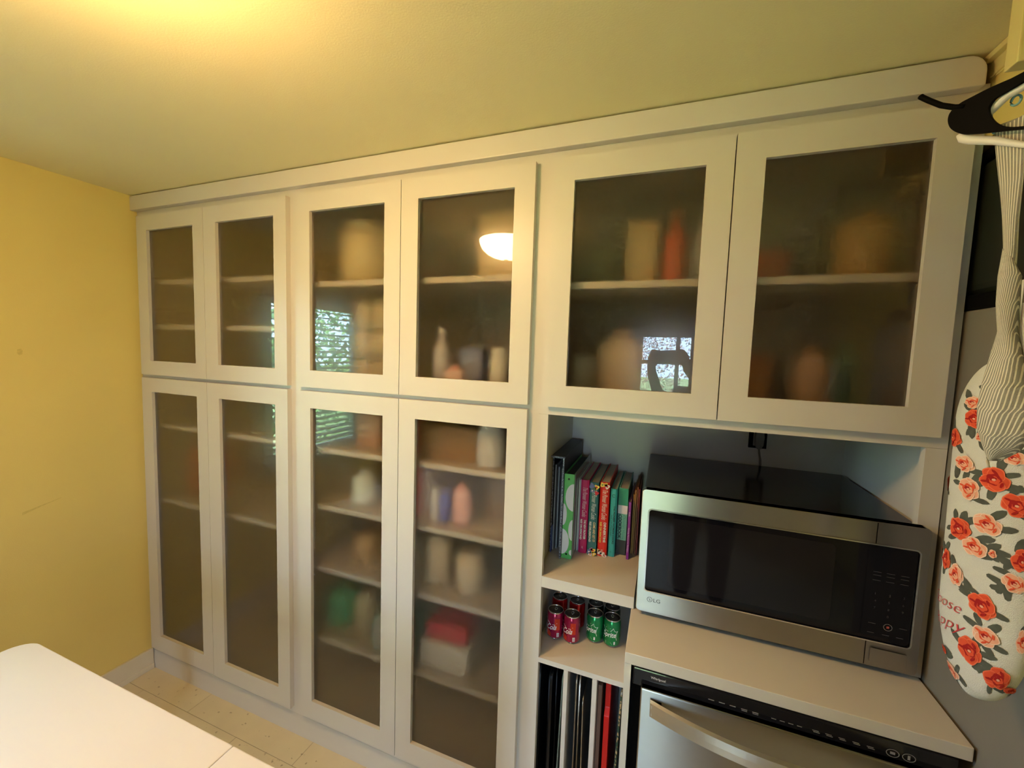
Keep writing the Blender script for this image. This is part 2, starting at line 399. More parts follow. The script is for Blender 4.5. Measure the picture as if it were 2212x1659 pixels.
# bowed flat handle
N = 28; rings = []
for i in range(N + 1):
    x = 2.305 + (2.842 - 2.305) * i / N; k = (x - 2.5735) / .2685; y = -.188 - .052 * (1 - k * k)
    rings.append([(x, y, .802), (x, y - .010, .8035), (x, y - .011, .820), (x, y - .010, .8365), (x, y, .838)])
hd = MB().loft(rings, smooth=False).build('handle', handle_m, dw)
bx('handle_mount', handle_m, dw, 2.308, 2.330, -.200, -.182, .808, .832); bx('handle_mount', handle_m, dw, 2.817, 2.839, -.200, -.182, .808, .832)
mb = MB(); text(mb, 'Whirlpool', .0088, plane_map((2.3035, -.1668, .8735), (1, 0, 0), (0, 0, 1)), width=.033); mb.build('brand_lettering', print_white, dw, auto=False)
mb = MB()
for i, x in enumerate((2.430, 2.452, 2.474, 2.497, 2.519)):
    mb.box(x, x + .012, -.1669, -.1662, .864, .8655)
    if i > 2: mb.box(x + .001, x + .012, -.1669, -.1662, .861, .862)
for i in range(4): mb.box(2.556 + .016 * i, 2.565 + .016 * i, -.1669, -.1662, .8632, .8642)
for i, x in enumerate((2.632, 2.655, 2.678, 2.702, 2.726)):
    mb.box(x, x + .011, -.1669, -.1662, .8642, .8652); mb.box(x + .002, x + .013, -.1669, -.1662, .8612, .8622)
mb.build('control_icons', M('dim print', (.30, .30, .32), .5), dw)['kind'] = 'stuff'
def ring2(mb, c, rx, rz, t, y):
    n = 24
    for i in range(n):
        a, b = 2 * math.pi * i / n, 2 * math.pi * (i + 1) / n
        mb.poly([(c[0] + rx * math.cos(a), y, c[1] + rz * math.sin(a)), (c[0] + rx * math.cos(b), y, c[1] + rz * math.sin(b)),
                 (c[0] + (rx - t) * math.cos(b), y, c[1] + (rz - t) * math.sin(b)), (c[0] + (rx - t) * math.cos(a), y, c[1] + (rz - t) * math.sin(a))])
mb = MB(); ring2(mb, (2.768, .8655), .011, .0085, .0014, -.1668); ring2(mb, (2.794, .8655), .011, .0085, .0014, -.1668)
mb.box(2.764, 2.772, -.1669, -.1664, .863, .868); mb.box(2.792, 2.796, -.1669, -.1664, .861, .870)
mb.build('round_buttons', M('dim print', (.30, .30, .32), .5), dw, auto=False)

# ------------------------------------------------------------------ microwave
mw = empty('microwave', (2.56, .25, .9215), 'large black and stainless steel microwave oven on the worktop', 'microwave')
bx('body', blackp_m, mw, 2.2575, 2.8665, .022, .478, .9375, 1.278, bevel=.006, seg=3)
for x in (2.30, 2.82):
    for y in (.06, .43):
        MB().lathe((x, y, .9217), [(.012, 0), (.014, .004), (.014, .0162)], 14).build('foot', blackpl_m, mw)
def rrect(x0, x1, z0, z1, r, n=5):
    pts = []
    for cx, cz, a0 in ((x1 - r, z1 - r, 0), (x0 + r, z1 - r, 90), (x0 + r, z0 + r, 180), (x1 - r, z0 + r, 270)):
        for i in range(n + 1):
            a = math.radians(a0 + 90 * i / n); pts.append((cx + r * math.cos(a), cz + r * math.sin(a)))
    return pts
def framed(outer, inner, y0, y1):
    """plate with a rounded opening: ring between two loops with the same count"""
    mb = MB(); n = len(outer)
    vo0 = [mb.bm.verts.new((p[0], y0, p[1])) for p in outer]; vi0 = [mb.bm.verts.new((p[0], y0, p[1])) for p in inner]
    vo1 = [mb.bm.verts.new((p[0], y1, p[1])) for p in outer]; vi1 = [mb.bm.verts.new((p[0], y1, p[1])) for p in inner]
    for i in range(n):
        j = (i + 1) % n
        mb._f([vo0[i], vo0[j], vi0[j], vi0[i]]); mb._f([vo0[i], vo1[i], vo1[j], vo0[j]]); mb._f([vi0[i], vi0[j], vi1[j], vi1[i]]); mb._f([vo1[i], vi1[i], vi1[j], vo1[j]])
    return mb
fr = framed(rrect(2.2535, 2.8715, .9375, 1.2855, .010), rrect(2.2735, 2.8545, 1.000, 1.232, .009), -.004, .0215).build('door_frame', steel_m, mw, bevel=.0012)
framed(rrect(2.2715, 2.8565, .998, 1.234, .010), rrect(2.2745, 2.8535, 1.001, 1.231, .008), -.0062, -.0042).build('chrome_rim', chrome_m, mw)
MB().prism([(p[0], -.002, p[1]) for p in rrect(2.2742, 2.8538, 1.0007, 1.2313, .008)], (0, .02, 0)).build('door_glass', blackglass_m, mw)
MB().prism([(p[0], -.0025, p[1]) for p in rrect(2.331, 2.700, 1.022, 1.216, .012)], (0, .0004, 0)).build('viewing_window', window_tint_m, mw)
bx('panel_seam', blackpl_m, mw, 2.7728, 2.7742, -.0046, -.0036, .940, .9975); bx('panel_seam', blackpl_m, mw, 2.7728, 2.7742, -.0046, -.0036, 1.2345, 1.2835)
MB().prism([(p[0], -.0085, p[1]) for p in rrect(2.7815, 2.8505, .950, .985, .003)], (0, .004, 0)).build('open_button', steel_m, mw, bevel=.0008)
mb = MB(); ring2(mb, (2.289, .976), .0072, .0072, .0012, -.0046)
mb.box(2.2884, 2.2897, -.0047, -.0043, .9730, .9790); mb.box(2.2884, 2.2918, -.0047, -.0043, .9730, .9742); mb.box(2.2856, 2.2868, -.0047, -.0043, .9775, .9788)
text(mb, 'LG', .0150, plane_map((2.2990, -.0046, .9705), (1, 0, 0), (0, 0, 1)), width=.0175); mb.build('brand_lettering', print_grey, mw, auto=False)
keys = MB()
for r, z in enumerate((1.166, 1.158, 1.146)):
    for x in (2.775, 2.800, 2.826): keys.box(x, x + .015, -.0026, -.0022, z, z + .0012)
for r in range(4):
    for c_ in range(3):
        s = ['123', '456', '789', ' 0 '][r][c_]
        if s != ' ': text(keys, s, .008, plane_map((2.782 + .026 * c_, -.0026, 1.112 - .017 * r), (1, 0, 0), (0, 0, 1)))
for x in (2.775, 2.833): keys.box(x, x + .014, -.0026, -.0022, 1.041, 1.0425)
for x in (2.775, 2.803, 2.829): keys.box(x, x + .013, -.0026, -.0022, 1.018, 1.0195)
keys.build('keypad_print', M('faint print', (.07, .07, .08), .5), mw, auto=False)['kind'] = 'stuff'
mb = MB(); ring2(mb, (2.812, 1.0385), .0085, .0085, .0012, -.0027); mb.build('start_button_ring', M('grey ring', (.22, .21, .22), .4), mw, auto=False)
mb = MB(); mb.box(2.8095, 2.8145, -.0028, -.0024, 1.036, 1.041); mb.build('start_mark', M('red print', (.45, .10, .08), .5), mw)

# wall socket, plug and lead
ws = empty('wall_socket', (2.616, .498, 1.36), 'black electrical socket box high on the back wall behind the microwave', 'socket')
bx('back_box', blackpl_m, ws, 2.588, 2.644, .492, .4995, 1.336, 1.432, bevel=.001)
bx('receptacle', M('grey plastic', (.32, .31, .29), .5), ws, 2.601, 2.631, .486, .492, 1.345, 1.425, bevel=.002)
pl_m = M('grey plug', (.20, .19, .18), .5)
pc = empty('power_lead', (2.616, .47, 1.28), 'grey plug and lead hanging down behind the microwave', 'power lead')
MB().loft([[(2.616 + a * hw, .47 + b * hd_, z) for a, b in ((-1, -1), (1, -1), (1, 1), (-1, 1))] for z, hw, hd_ in ((1.398, .012, .012), (1.38, .014, .013), (1.352, .012, .012), (1.338, .006, .007))], smooth=False).build('plug', pl_m, pc, bevel=.002)
MB().tube([(2.616, .47, 1.345), (2.618, .466, 1.325), (2.624, .470, 1.30), (2.628, .484, 1.28), (2.627, .489, 1.24), (2.62, .489, 1.0)], .0035).build('lead', pl_m, pc)

# ------------------------------------------------------------------ books and binders
ZS = .9572
def book(name, label, x0, x1, y0, depth, h, cover, cat='book', spine_extra=None, group='books on the open shelf', round_sp=True):
    t = empty(name, ((x0 + x1) / 2, y0 + depth / 2, ZS), label, cat, group)
    th = min(.0028, (x1 - x0) * .18); z1 = ZS + h; b = .003
    rg = []
    for z in (ZS, z1):
        bow = .0035 if round_sp else 0
        rg.append([(x0 + .0004, y0 + depth, z), (x0 + .0004, y0 + .004, z), (x0 + (x1 - x0) * .25, y0 + .004 - bow, z), (x1 - (x1 - x0) * .25, y0 + .004 - bow, z), (x1 - .0004, y0 + .004, z), (x1 - .0004, y0 + depth, z),
                   (x1 - th, y0 + depth, z), (x1 - th, y0 + .007, z), (x0 + th, y0 + .007, z), (x0 + th, y0 + depth, z)])
    MB().loft(rg, smooth=False).build('cover', cover, t)
    bx('page_block', paper_m, t, x0 + th, x1 - th, y0 + .0072, y0 + depth - .004, ZS + .003, z1 - .004)
    return t
def spine_map(x, y, z): return plane_map((x, y, z), (0, 0, -1), (1, 0, 0))
YS = .0012
gold = M('cream print', (.80, .62, .36), .5); yel = M('yellow print', (.85, .62, .10), .5); redp = M('red petals', (.62, .04, .05), .5); blup = M('blue petals', (.16, .20, .46), .5); grn = M('leaf print', (.10, .22, .10), .5)
# ring binder with glittery edges, open side to the room
rb = empty('ring_binder', (1.978, .33, ZS), 'dark ring binder with silver piped edges, leftmost on the book shelf', 'binder')
bk_m = M('black binder board', (.035, .037, .050), .45, var=.2)
glit = mix_in(M('silver piping', (.42, .44, .55), .35, .6, var=.3, scale=300), (.05, .05, .08), 'noise', scale=420, lo=.45, hi=.55)
bx('cover', bk_m, rb, 1.9495, 1.9525, .190, .47, ZS, 1.300); bx('cover', bk_m, rb, 1.9935, 1.9965, .150, .47, ZS, 1.300); bx('spine', bk_m, rb, 1.9525, 1.9935, .466, .470, ZS, 1.300)
bx('top_flap', bk_m, rb, 1.9495, 1.9965, .160, .47, 1.3003, 1.304)
for xa in (1.9485, 1.9927): bx('piping', glit, rb, xa, xa + .0048, .148 if xa > 1.97 else .186, .152 if xa > 1.97 else .190, ZS, 1.303)
bx('piping', glit, rb, 1.9485, 1.9975, .156, .160, 1.299, 1.305)
for i in range(4): bx('paper_stack', M('grey pages', (.34, .33, .36), .8, var=.2, scale=300), rb, 1.956 + .009 * i, 1.9605 + .009 * i, .195 + .012 * i, .46, ZS + .004, 1.265 - .01 * i)
bx('index_tab', M('blue tab', (.06, .12, .50), .3), rb, 1.9535, 1.9555, .178, .25, ZS + .001, 1.05)
# green binder with white scallops
gb = empty('lever_binder', (2.013, .30, ZS), 'green binder with white scalloped spine and two black dots', 'binder')
gr_m = M('green binder cover', (.12, .55, .16), .32, var=.04, coat=.3)
gx0, gx1, gy, gz1 = 1.998, 2.0315, .160, 1.249
MB().loft([[(gx0, .45, z), (gx0, gy, z), (gx1, gy, z), (gx1, .45, z), (gx1 - .0025, .45, z), (gx1 - .0025, gy + .004, z), (gx0 + .0025, gy + .004, z), (gx0 + .0025, .45, z)] for z in (ZS, gz1)], smooth=False).build('cover', gr_m, gb)
bx('sheets', M('dark sheets', (.05, .06, .06), .7), gb, gx0 + .003, gx1 - .003, gy + .01, .44, ZS + .004, gz1 - .006)
wsc = M('white scallop print', (.82, .82, .90), .35); mb = MB(); GW = gx1 - gx0
def half_blob(side, zc, rz, rx):
    pts = []
    for i in range(15):
        a = -math.pi / 2 + math.pi * i / 14
        xx = (gx1 - rx * math.cos(a)) if side > 0 else (gx0 + rx * math.cos(a))
        pts.append((xx, gy - .0006, zc + rz * math.sin(a)))
    mb.poly(pts)
half_blob(1, 1.170, .047, GW * .82); half_blob(-1, 1.109, .038, GW * .38); half_blob(1, 1.058, .036, GW * .40); half_blob(-1, 1.015, .044, GW * .72); half_blob(1, .980, .010, GW * .25)
mb.build('scallop_print', wsc, gb)
mb = MB(); mp = plane_map((0, gy - .0009, 0), (1, 0, 0), (0, 0, 1)); disc(mb, mp, gx0 + GW * .45, 1.232, .0034, n=14); mb.build('finger_dot', black_m, gb)
mb = MB(); disc(mb, mp, gx0 + GW * .5, .973, .0034, n=14); mb.build('finger_dot', black_m, gb)
bx('clear_folder', M('clear plastic folder', (.55, .66, .66), .15, trans=.5), gb, gx1 + .0004, gx1 + .0014, .17, .46, ZS, gz1 + .004)
# white folder
wf = empty('document_folder', (2.0385, .34, ZS), 'thin white folder standing beside the green binder', 'folder')
bx('cover', white_m, wf, 2.0345, 2.0368, .231, .46, ZS, 1.219); bx('cover', M('pale blue card', (.45, .52, .66), .6), wf, 2.0392, 2.0410, .236, .46, ZS, 1.214)
bx('sheets', paper_m, wf, 2.0369, 2.0391, .236, .458, ZS, 1.210)
# pioneer cookbooks
def cookbook(label, x0, x1, y0, h, cover, script_col, t1, c1, t2, c2, flowers):
    t = book('cookbook', label, x0, x1, y0, .26, h, cover)
    ww = x1 - x0; y = y0 - YS; zt = ZS + h
    mb = MB(); text(mb, 'The Pioneer Woman Cooks', ww * .78, spine_map(x0 + ww * .30, y, zt - h * .10), width=h * .40, shear=.35); mb.build('script_title', script_col, t, auto=False)
    mb = MB(); text(mb, t1, ww * .36, spine_map(x0 + ww * .58, y, zt - h * .535), width=h * .27, bold=.0003); mb.build('title_print', c1, t, auto=False)
    mb = MB(); text(mb, t2, ww * .30, spine_map(x0 + ww * .16, y, zt - h * .535), width=h * .28, bold=.0003); mb.build('author_print', c2, t, auto=False)
    mb = MB(); text(mb, 'W', ww * .3, spine_map(x0 + ww * .4, y, zt - h * .905), shear=.3); mb.build('publisher_mark', script_col, t, auto=False)
    mp = plane_map((x0, y - .0002, ZS), (1, 0, 0), (0, 0, 1))
    for (fu, fv, fr_, m, cm) in flowers:
        mb = MB(); disc(mb, mp, fu * ww, fv * h, fr_ * ww, n=20, wob=.22, ph=fu * 9); f = mb.build('flower_print', m, t)
        if cm:
            mb = MB(); disc(mb, plane_map((x0, y - .0005, ZS), (1, 0, 0), (0, 0, 1)), fu * ww, fv * h, fr_ * ww * .38, n=10); mb.build('flower_centre', cm, t)
    return t
mag = M('magenta cloth cover', (.56, .018, .13), .45); teal = M('dark teal cover', (.045, .19, .20), .4); redc = M('red cover', (.72, .03, .02), .4)
wp = M('white petals', (.80, .74, .70), .5)
cookbook('magenta cookbook with white script on its spine', 2.0425, 2.0715, .2205, .260, mag, M('pink print', (.85, .55, .68), .5), 'THE NEW FRONTIER', print_white, 'REE DRUMMOND', print_white, [])
cookbook('dark teal cookbook with flowers at both ends of its spine', 2.0745, 2.1050, .2155, .257, teal, M('pale print', (.70, .80, .80), .5), 'COME AND GET IT!', gold, 'REE DRUMMOND', print_white,
         [(.25, .955, .30, blup, None), (.78, .945, .26, yel, redp), (.3, .89, .22, blup, wp), (.8, .865, .22, redp, None), (.55, .92, .2, grn, None), (.25, .05, .24, blup, wp), (.7, .075, .26, yel, redp), (.8, .03, .22, yel, wp), (.4, .02, .2, wp, redp), (.5, .09, .18, M('mauve petals', (.45, .25, .45), .5), None)])
cookbook('red cookbook with white and yellow flowers on its spine', 2.1080, 2.1400, .2245, .260, redc, M('cream script', (.9, .75, .65), .5), 'DINNERTIME', print_white, 'REE DRUMMOND', yel,
         [(.25, .965, .24, yel, grn), (.75, .95, .25, wp, redp), (.6, .975, .2, yel, None), (.28, .05, .22, wp, None), (.6, .035, .24, wp, None), (.85, .015, .18, wp, redp), (.15, .075, .16, gold, None)])
tq = M('turquoise cover', (.05, .44, .44), .4)
t = book('cookbook', 'slim turquoise cookbook with dark lettering', 2.1430, 2.1655, .2350, .25, .238, tq)
mb = MB(); text(mb, 'THE PIONEER WOMAN COOKS', .0085, spine_map(2.1555, .2350 - YS, ZS + .238 * .76), width=.135, bold=.0002); text(mb, 'REE DRUMMOND', .0065, spine_map(2.1480, .2350 - YS, ZS + .238 * .62), width=.075)
mp = plane_map((2.154, .2350 - YS, ZS + .215), (1, 0, 0), (0, 0, 1))
for i in range(14):
    a, b = .6 + 5.0 * i / 14, .6 + 5.0 * (i + 1) / 14
    mb.poly([mp(.0056 * math.cos(a), .0056 * math.sin(a)), mp(.0056 * math.cos(b), .0056 * math.sin(b)), mp(.0042 * math.cos(b), .0042 * math.sin(b)), mp(.0042 * math.cos(a), .0042 * math.sin(a))])
text(mb, 'U', .008, spine_map(2.150, .2350 - YS, ZS + .02)); mb.build('spine_print', M('dark print', (.02, .07, .07), .5), t, auto=False)
cb = M('mint spine', (.22, .58, .46), .4); t = book('cookbook', 'green banded cookbook with bold black COOKBOOK lettering', 2.1675, 2.1995, .2660, .23, .235, cb)
yy = .2660 - .0010
for zz0, zz1, m in ((.176, .235, M('green band', (.03, .33, .19), .4)), (.146, .176, M('white band', (.82, .80, .84), .5)), (0, .052, M('charcoal band', (.035, .05, .05), .45))):
    bx('colour_band', m, t, 2.1676, 2.1994, yy, yy + .0008, ZS + zz0, ZS + zz1)
mb = MB(); text(mb, 'COOKBOOK', .0150, spine_map(2.1712, yy - .0003, ZS + .142), width=.086, bold=.0005); mb.build('title_print', M('dark print', (.02, .07, .07), .5), t, auto=False)
mb = MB(); text(mb, 'Christian Home', .0120, spine_map(2.1850, yy - .0003, ZS + .142), width=.086); mb.build('subtitle_print', M('teal print', (.06, .36, .33), .5), t, auto=False)
pu = M('purple cover', (.28, .03, .36), .4); t = book('recipe_booklet', 'thin purple booklet with white spine lettering', 2.2040, 2.2125, .2350, .24, .200, pu, 'booklet', round_sp=False)
mb = MB(); text(mb, 'Family Favourite Recipes', .005, spine_map(2.2065, .2350 + .0035, ZS + .11), width=.085); text(mb, 'Kids', .005, spine_map(2.2065, .2350 + .0035, ZS + .165), width=.014); mb.build('spine_print', print_white, t, auto=False)
for i, (c_, xx, hh, yy0, lab) in enumerate((((.52, .26, .05), 2.2150, .212, .284, 'thin ochre booklet next to the purple one'), ((.42, .20, .06), 2.2205, .232, .279, 'dog-eared tan booklet between ochre and maroon booklets'),
                                 ((.30, .10, .05), 2.2265, .240, .284, 'thin brown booklet, second from the microwave'), ((.26, .04, .04), 2.2325, .236, .276, 'thin maroon booklet touching the microwave'))):
    t = book('recipe_booklet', lab, xx, xx + .0048, yy0, .2, hh, M('booklet %d' % i, c_, .5), 'booklet', round_sp=False)

# ------------------------------------------------------------------ drink cans
def can(label, x, y, kind, turn, group):
    r = .0278; h = .093; z0 = .6903
    t = empty('drink_can', (x, y, z0), label, 'can', group)
    base = {'cherry': (.40, .01, .08), 'red': (.62, .01, .015), 'green': (.01, .32, .10), 'dark': (.015, .06, .05)}[kind]
    bm_ = M('can ' + kind, base, .22, .55, var=.04, coat=.5)
    alu = M('can aluminium', (.72, .72, .74), .22, 1.0, var=.03); lid = M('can lid', (.20, .20, .22), .28, 1.0, var=.1)
    MB().lathe((x, y, z0), [(r * .80, .0035), (r * .97, .0075), (r, .0105), (r, h - .014), (r * .985, h - .0115), (r * .90, h - .004)], 36, cap=False).build('body', bm_, t)
    MB().lathe((x, y, z0), [(r * .66, .001), (r * .72, 0), (r * .80, .0035)], 36).build('bottom_rim', alu, t)
    MB().lathe((x, y, z0), [(r * .90, h - .004), (r * .93, h - .0015), (r * .915, h), (r * .885, h), (r * .87, h - .003)], 36, cap=False).build('top_rim', alu, t)
    ld = MB().lathe((x, y, z0), [(r * .87, h - .0045), (r * .86, h - .0038), (.0005, h - .0036)], 36).build('lid', lid, t)
    mb = MB(); mb.tube([(x + .004 * math.cos(a * math.pi / 6), y + .0055 + .007 * math.sin(a * math.pi / 6), z0 + h - .0028) for a in range(13)], .0011, 6); mb.lathe((x, y, z0 + h - .0036), [(.0025, 0), (.0022, .0016)], 10)
    mb.build('pull_tab', alu, ld)
    def wrap(phi0, z, dr=.0003, tilt=0):
        return lambda a, b: Vector((x + (r + dr) * math.sin(phi0 + turn + a / r), y - (r + dr) * math.cos(phi0 + turn + a / r), z0 + z + b + tilt * a))
    pw = M('can white print', (.86, .86, .88), .3)
    def strip(mb, mp, pts, wd):
        """a stroke along points of the unrolled wall"""
        for (a0, b0), (a1, b1) in zip(pts, pts[1:]):
            d = Vector((a1 - a0, b1 - b0)); n = Vector((-d.y, d.x)).normalized() * wd / 2
            mb.poly([mp(a0 + n.x, b0 + n.y), mp(a1 + n.x, b1 + n.y), mp(a1 - n.x, b1 - n.y), mp(a0 - n.x, b0 - n.y)])
    if kind in ('cherry', 'red'):
        mb = MB(); mp = wrap(0, .036, .0004, .12)
        for i, s in enumerate(('Coca', 'Cola')): text(mb, s, .026, lambda a, b, i=i: mp(a - .062 + i * .038, b), width=.035, shear=.45, bold=.0003)
        strip(mb, mp, [(-.050, .026), (-.036, .031), (-.022, .026), (-.012, .018), (.000, .017), (.012, .022)], .0018)
        mb.build('logo_print', pw, t, auto=False)
        if kind == 'cherry':
            m2 = M('can orange red print', (.60, .045, .02), .3, .3); mb = MB(); mp2 = wrap(0, 0, .00015)
            for k in range(6):
                a0 = .004 + .003 * k
                mb.poly([mp2(a0, .035), mp2(a0 + .003, .035), mp2(a0 + .003, .074), mp2(a0, .074)])
                mb.poly([mp2(-.026 + .003 * k, .011), mp2(-.023 + .003 * k, .011), mp2(-.023 + .003 * k, .034 - .002 * k), mp2(-.026 + .003 * k, .036 - .002 * k)])
            mb.build('colour_patch', m2, t)
            mb = MB(); mp3 = wrap(0, 0, .0005)
            for a0, a1, b0, b1 in ((.012, .020, .012, .026), (-.030, -.026, .014, .024)): 
                n = 4
                for k in range(n):
                    mb.poly([mp3(a0 + (a1 - a0) * k / n, b0), mp3(a0 + (a1 - a0) * (k + 1) / n, b0), mp3(a0 + (a1 - a0) * (k + 1) / n, b1), mp3(a0 + (a1 - a0) * k / n, b1)])
            mb.build('nutrition_panel', pw, t)
            mb = MB(); mp3 = wrap(0, 0, .0008)
            for k in range(5): mb.poly([mp3(.0130, .0135 + .0022 * k), mp3(.0190, .0135 + .0022 * k), mp3(.0190, .0145 + .0022 * k), mp3(.0130, .0145 + .0022 * k)])
            mb.build('panel_lines', M('blue grey print', (.25, .28, .36), .5), t)
    elif kind == 'green':
        mb = MB(); mp = wrap(0, .038, .0004, .04); text(mb, 'Sprite', .024, lambda a, b: mp(a - .024, b), width=.044, shear=.2, bold=.0005)
        strip(mb, mp, [(-.024, -.007), (.022, -.009)], .0018)
        strip(mb, mp, [(-.026, .030), (-.018, .021), (-.008, .018), (.004, .021), (.011, .031), (.014, .022), (.021, .018), (.026, .020), (.021, .010), (.020, -.001), (.023, -.011)], .0013)
        for k in range(3): strip(mb, mp, [(-.014, -.018 - .003 * k), (.004 + .002 * k, -.018 - .003 * k)], .0008)
        strip(mb, mp, [(-.014, .030), (.002, .029)], .0010)
        n3 = wrap(0, 0, .0004)
        mb.poly([n3(.013, .014), n3(.018, .014), n3(.018, .024), n3(.013, .024)])
        mb.build('logo_print', pw, t, auto=False)
    return t
G = 'small drink cans in the cubby'
can('cherry red cola can at the front left of the can cubby', 1.992, .141, 'cherry', .0, G)
can('cherry red cola can in front, beside the lemon-lime cans', 2.0490, .141, 'cherry', -.12, G)
can('front green lemon-lime can next to the cherry cola', 2.1200, .176, 'green', -.42, G)
can('front green lemon-lime can nearest the worktop', 2.1765, .177, 'green', -.12, G)
can('plain red cola can half hidden in the back left of the cubby', 1.987, .222, 'red', .6, G)
can('plain red cola can in the back row, second from left', 2.050, .222, 'red', .2, G)
can('dark can in the back row behind the lemon-lime cans', 2.1130, .2345, 'dark', 0, G)
can('dark can in the back right corner of the cubby', 2.1695, .2355, 'dark', 0, G)

# ------------------------------------------------------------------ trays and boards in the slots
def sheet(name, label, x, y0, y1, z1, t_, mat, lean=0, rim=.0, cat='tray', z0=None):
    """a rimmed tray or board standing on edge; lean = sideways shift at the top"""
    z0 = FLOOR + .0205 if z0 is None else z0
    ro = empty(name, (x, (y0 + y1) / 2, z0), label, cat, 'trays and boards stored upright')
    pts = rrect(y0, y1, z0, z1, .022)
    def sh(p): return (x + lean * (p[1] - z0) / (z1 - z0), p[0], p[1])
    MB().prism([sh(p) for p in pts], (t_, 0, 0)).build('plate', mat, ro, bevel=min(.0006, t_ * .3))
    if rim:
        pts2 = rrect(y0 - .002, y1 + .002, z0, z1 + .002, .024)
        loop = [Vector(sh(p)) for p in pts2] ; loop.append(loop[0])
        MB().tube(loop, rim, 6).build('rim', mat, ro)
    return ro
dk = M('dark nonstick metal', (.020, .021, .023), .32, .6, var=.15); al = M('aluminium tray', (.60, .57, .52), .30, 1.0, var=.06)
glassb = M('greenish glass edge', (.25, .33, .29), .12, trans=.4)
sheet('baking_sheet', 'black baking sheet, leftmost in the first tray slot', 1.972, .045, .42, .640, .002, dk, rim=.0028)
sheet('baking_sheet', 'dark muffin pan edge in the middle of the first slot', 1.996, .075, .42, .600, .010, dk, rim=.0022)
sheet('baking_sheet', 'dark tray behind others in the first slot', 2.017, .09, .42, .610, .002, dk, rim=.002)
sheet('glass_board', 'grey edged glass board leaning on the first divider', 2.033, .040, .40, .640, .004, glassb, lean=.012, cat='board')
sheet('steel_tray', 'shiny aluminium tray left in the second tray slot', 2.0885, .048, .42, .640, .0018, al, lean=.001, rim=.0028)
sheet('steel_tray', 'shiny aluminium tray in the middle of the second slot', 2.1000, .050, .42, .640, .0018, al, rim=.0028)
sheet('steel_tray', 'thin aluminium tray leaning right in the second slot', 2.1190, .052, .40, .570, .0016, al, lean=-.008, rim=.0018)
bx('wood', M('brown board', (.17, .09, .06), .5), tag(empty('wooden_board', (2.163, .25, FLOOR + .0205), 'brown board standing against the second divider', 'board'), group='trays and boards stored upright'), 2.157, 2.169, .045, .40, FLOOR + .0205, .640, bevel=.002)
rd = empty('cutting_board', (2.187, .22, FLOOR + .0205), 'bright red plastic cutting board with a notched edge', 'board')
red_m = M('red plastic', (.62, .012, .012), .3, var=.03)
MB().prism([(2.178, .045, FLOOR + .0205), (2.178, .045, .545), (2.178, .060, .565), (2.178, .060, .655), (2.178, .40, .655), (2.178, .40, FLOOR + .0205)], (.016, 0, 0)).build('board', red_m, rd, bevel=.002)
gm = M('speckled stone board', (.52, .38, .20), .25, var=.1); mix_in(gm, (.03, .07, .045), 'noise', scale=95, lo=.46, hi=.52)
g2 = sheet('cutting_board', 'green and tan speckled board leaning beside the red board', 2.206, .05, .42, .640, .005, gm, lean=.018, cat='board')

# ------------------------------------------------------------------ things behind the frosted glass
def carton(label, x0, x1, y0, y1, z0, h, c1, c2, cat='box', name='food_box'):
    t = empty(name, ((x0 + x1) / 2, (y0 + y1) / 2, z0), label, cat, 'groceries behind the frosted glass')
    bx('carton', M('carton %s' % (c1,), c1, .55), t, x0, x1, y0, y1, z0 + .0006, z0 + h, bevel=.002)
    bx('label_panel', M('carton %s' % (c2,), c2, .5), t, x0 + (x1 - x0) * .15, x1 - (x1 - x0) * .15, y0 - .0008, y0, z0 + h * .25, z0 + h * .8)
    bx('flap', M('carton %s' % (c1,), c1, .55), t, x0 + .002, x1 - .002, y0 + .002, (y0 + y1) / 2, z0 + h, z0 + h + .0012)
    return t
def jar(label, x, y, z0, r, h, c1, c2, cat='jar', name='storage_jar'):
    t = empty(name, (x, y, z0), label, cat, 'groceries behind the frosted glass')
    MB().lathe((x, y, z0 + .0006), [(r * .88, 0), (r, .006), (r, h * .78), (r * .8, h * .86)], 24).build('body', M('jar %s' % (c1,), c1, .4), t)
    MB().lathe((x, y, z0), [(r * .82, h * .86), (r * .84, h * .87), (r * .84, h - .003), (r * .78, h)], 24).build('lid', M('jar %s' % (c2,), c2, .4), t)
    return t
def bottle(label, x, y, z0, r, h, c1, c2, cat='bottle'):
    t = empty('bottle', (x, y, z0), label, cat, 'groceries behind the frosted glass')
    MB().lathe((x, y, z0 + .0006), [(r * .9, 0), (r, .006), (r, h * .55), (r * .9, h * .66), (r * .4, h * .80), (r * .36, h * .90)], 24).build('body', M('jar %s' % (c1,), c1, .35), t)
    MB().lathe((x, y, z0), [(r * .42, h * .90), (r * .42, h)], 18).build('cap', M('jar %s' % (c2,), c2, .4), t)
    return t
def bag(label, x, y, z0, rx, ry, h, c1, c2, cat='bag'):
    t = empty('food_bag', (x, y, z0), label, cat, 'groceries behind the frosted glass')
    rg = []
    for i in range(11):
        v = i / 10; k = max(.05, (1 - (2 * v - .75) ** 4 * .22) if v < .86 else (.5 - (v - .86) * 2.2)); 
        if v == 0: k = .82
        rg.append([(x + rx * k * math.cos(a) * (1 + .05 * math.sin(5 * a + v * 4)), y + ry * (k if v < .86 else k * .4) * math.sin(a) * (1 + .06 * math.sin(4 * a + 7 * v)), z0 + .0006 + h * v) for a in [2 * math.pi * q / 24 for q in range(24)]])
    MB().loft(rg).build('pouch', M('bag %s' % (c1,), c1, .45, bump=.3, bscale=30), t)
    zc = z0 + h * .86; bx('clip', M('bag %s' % (c2,), c2, .4), t, x - rx * .3, x + rx * .3, y - .012, y + .012, zc, zc + .012, bevel=.002)
    return t
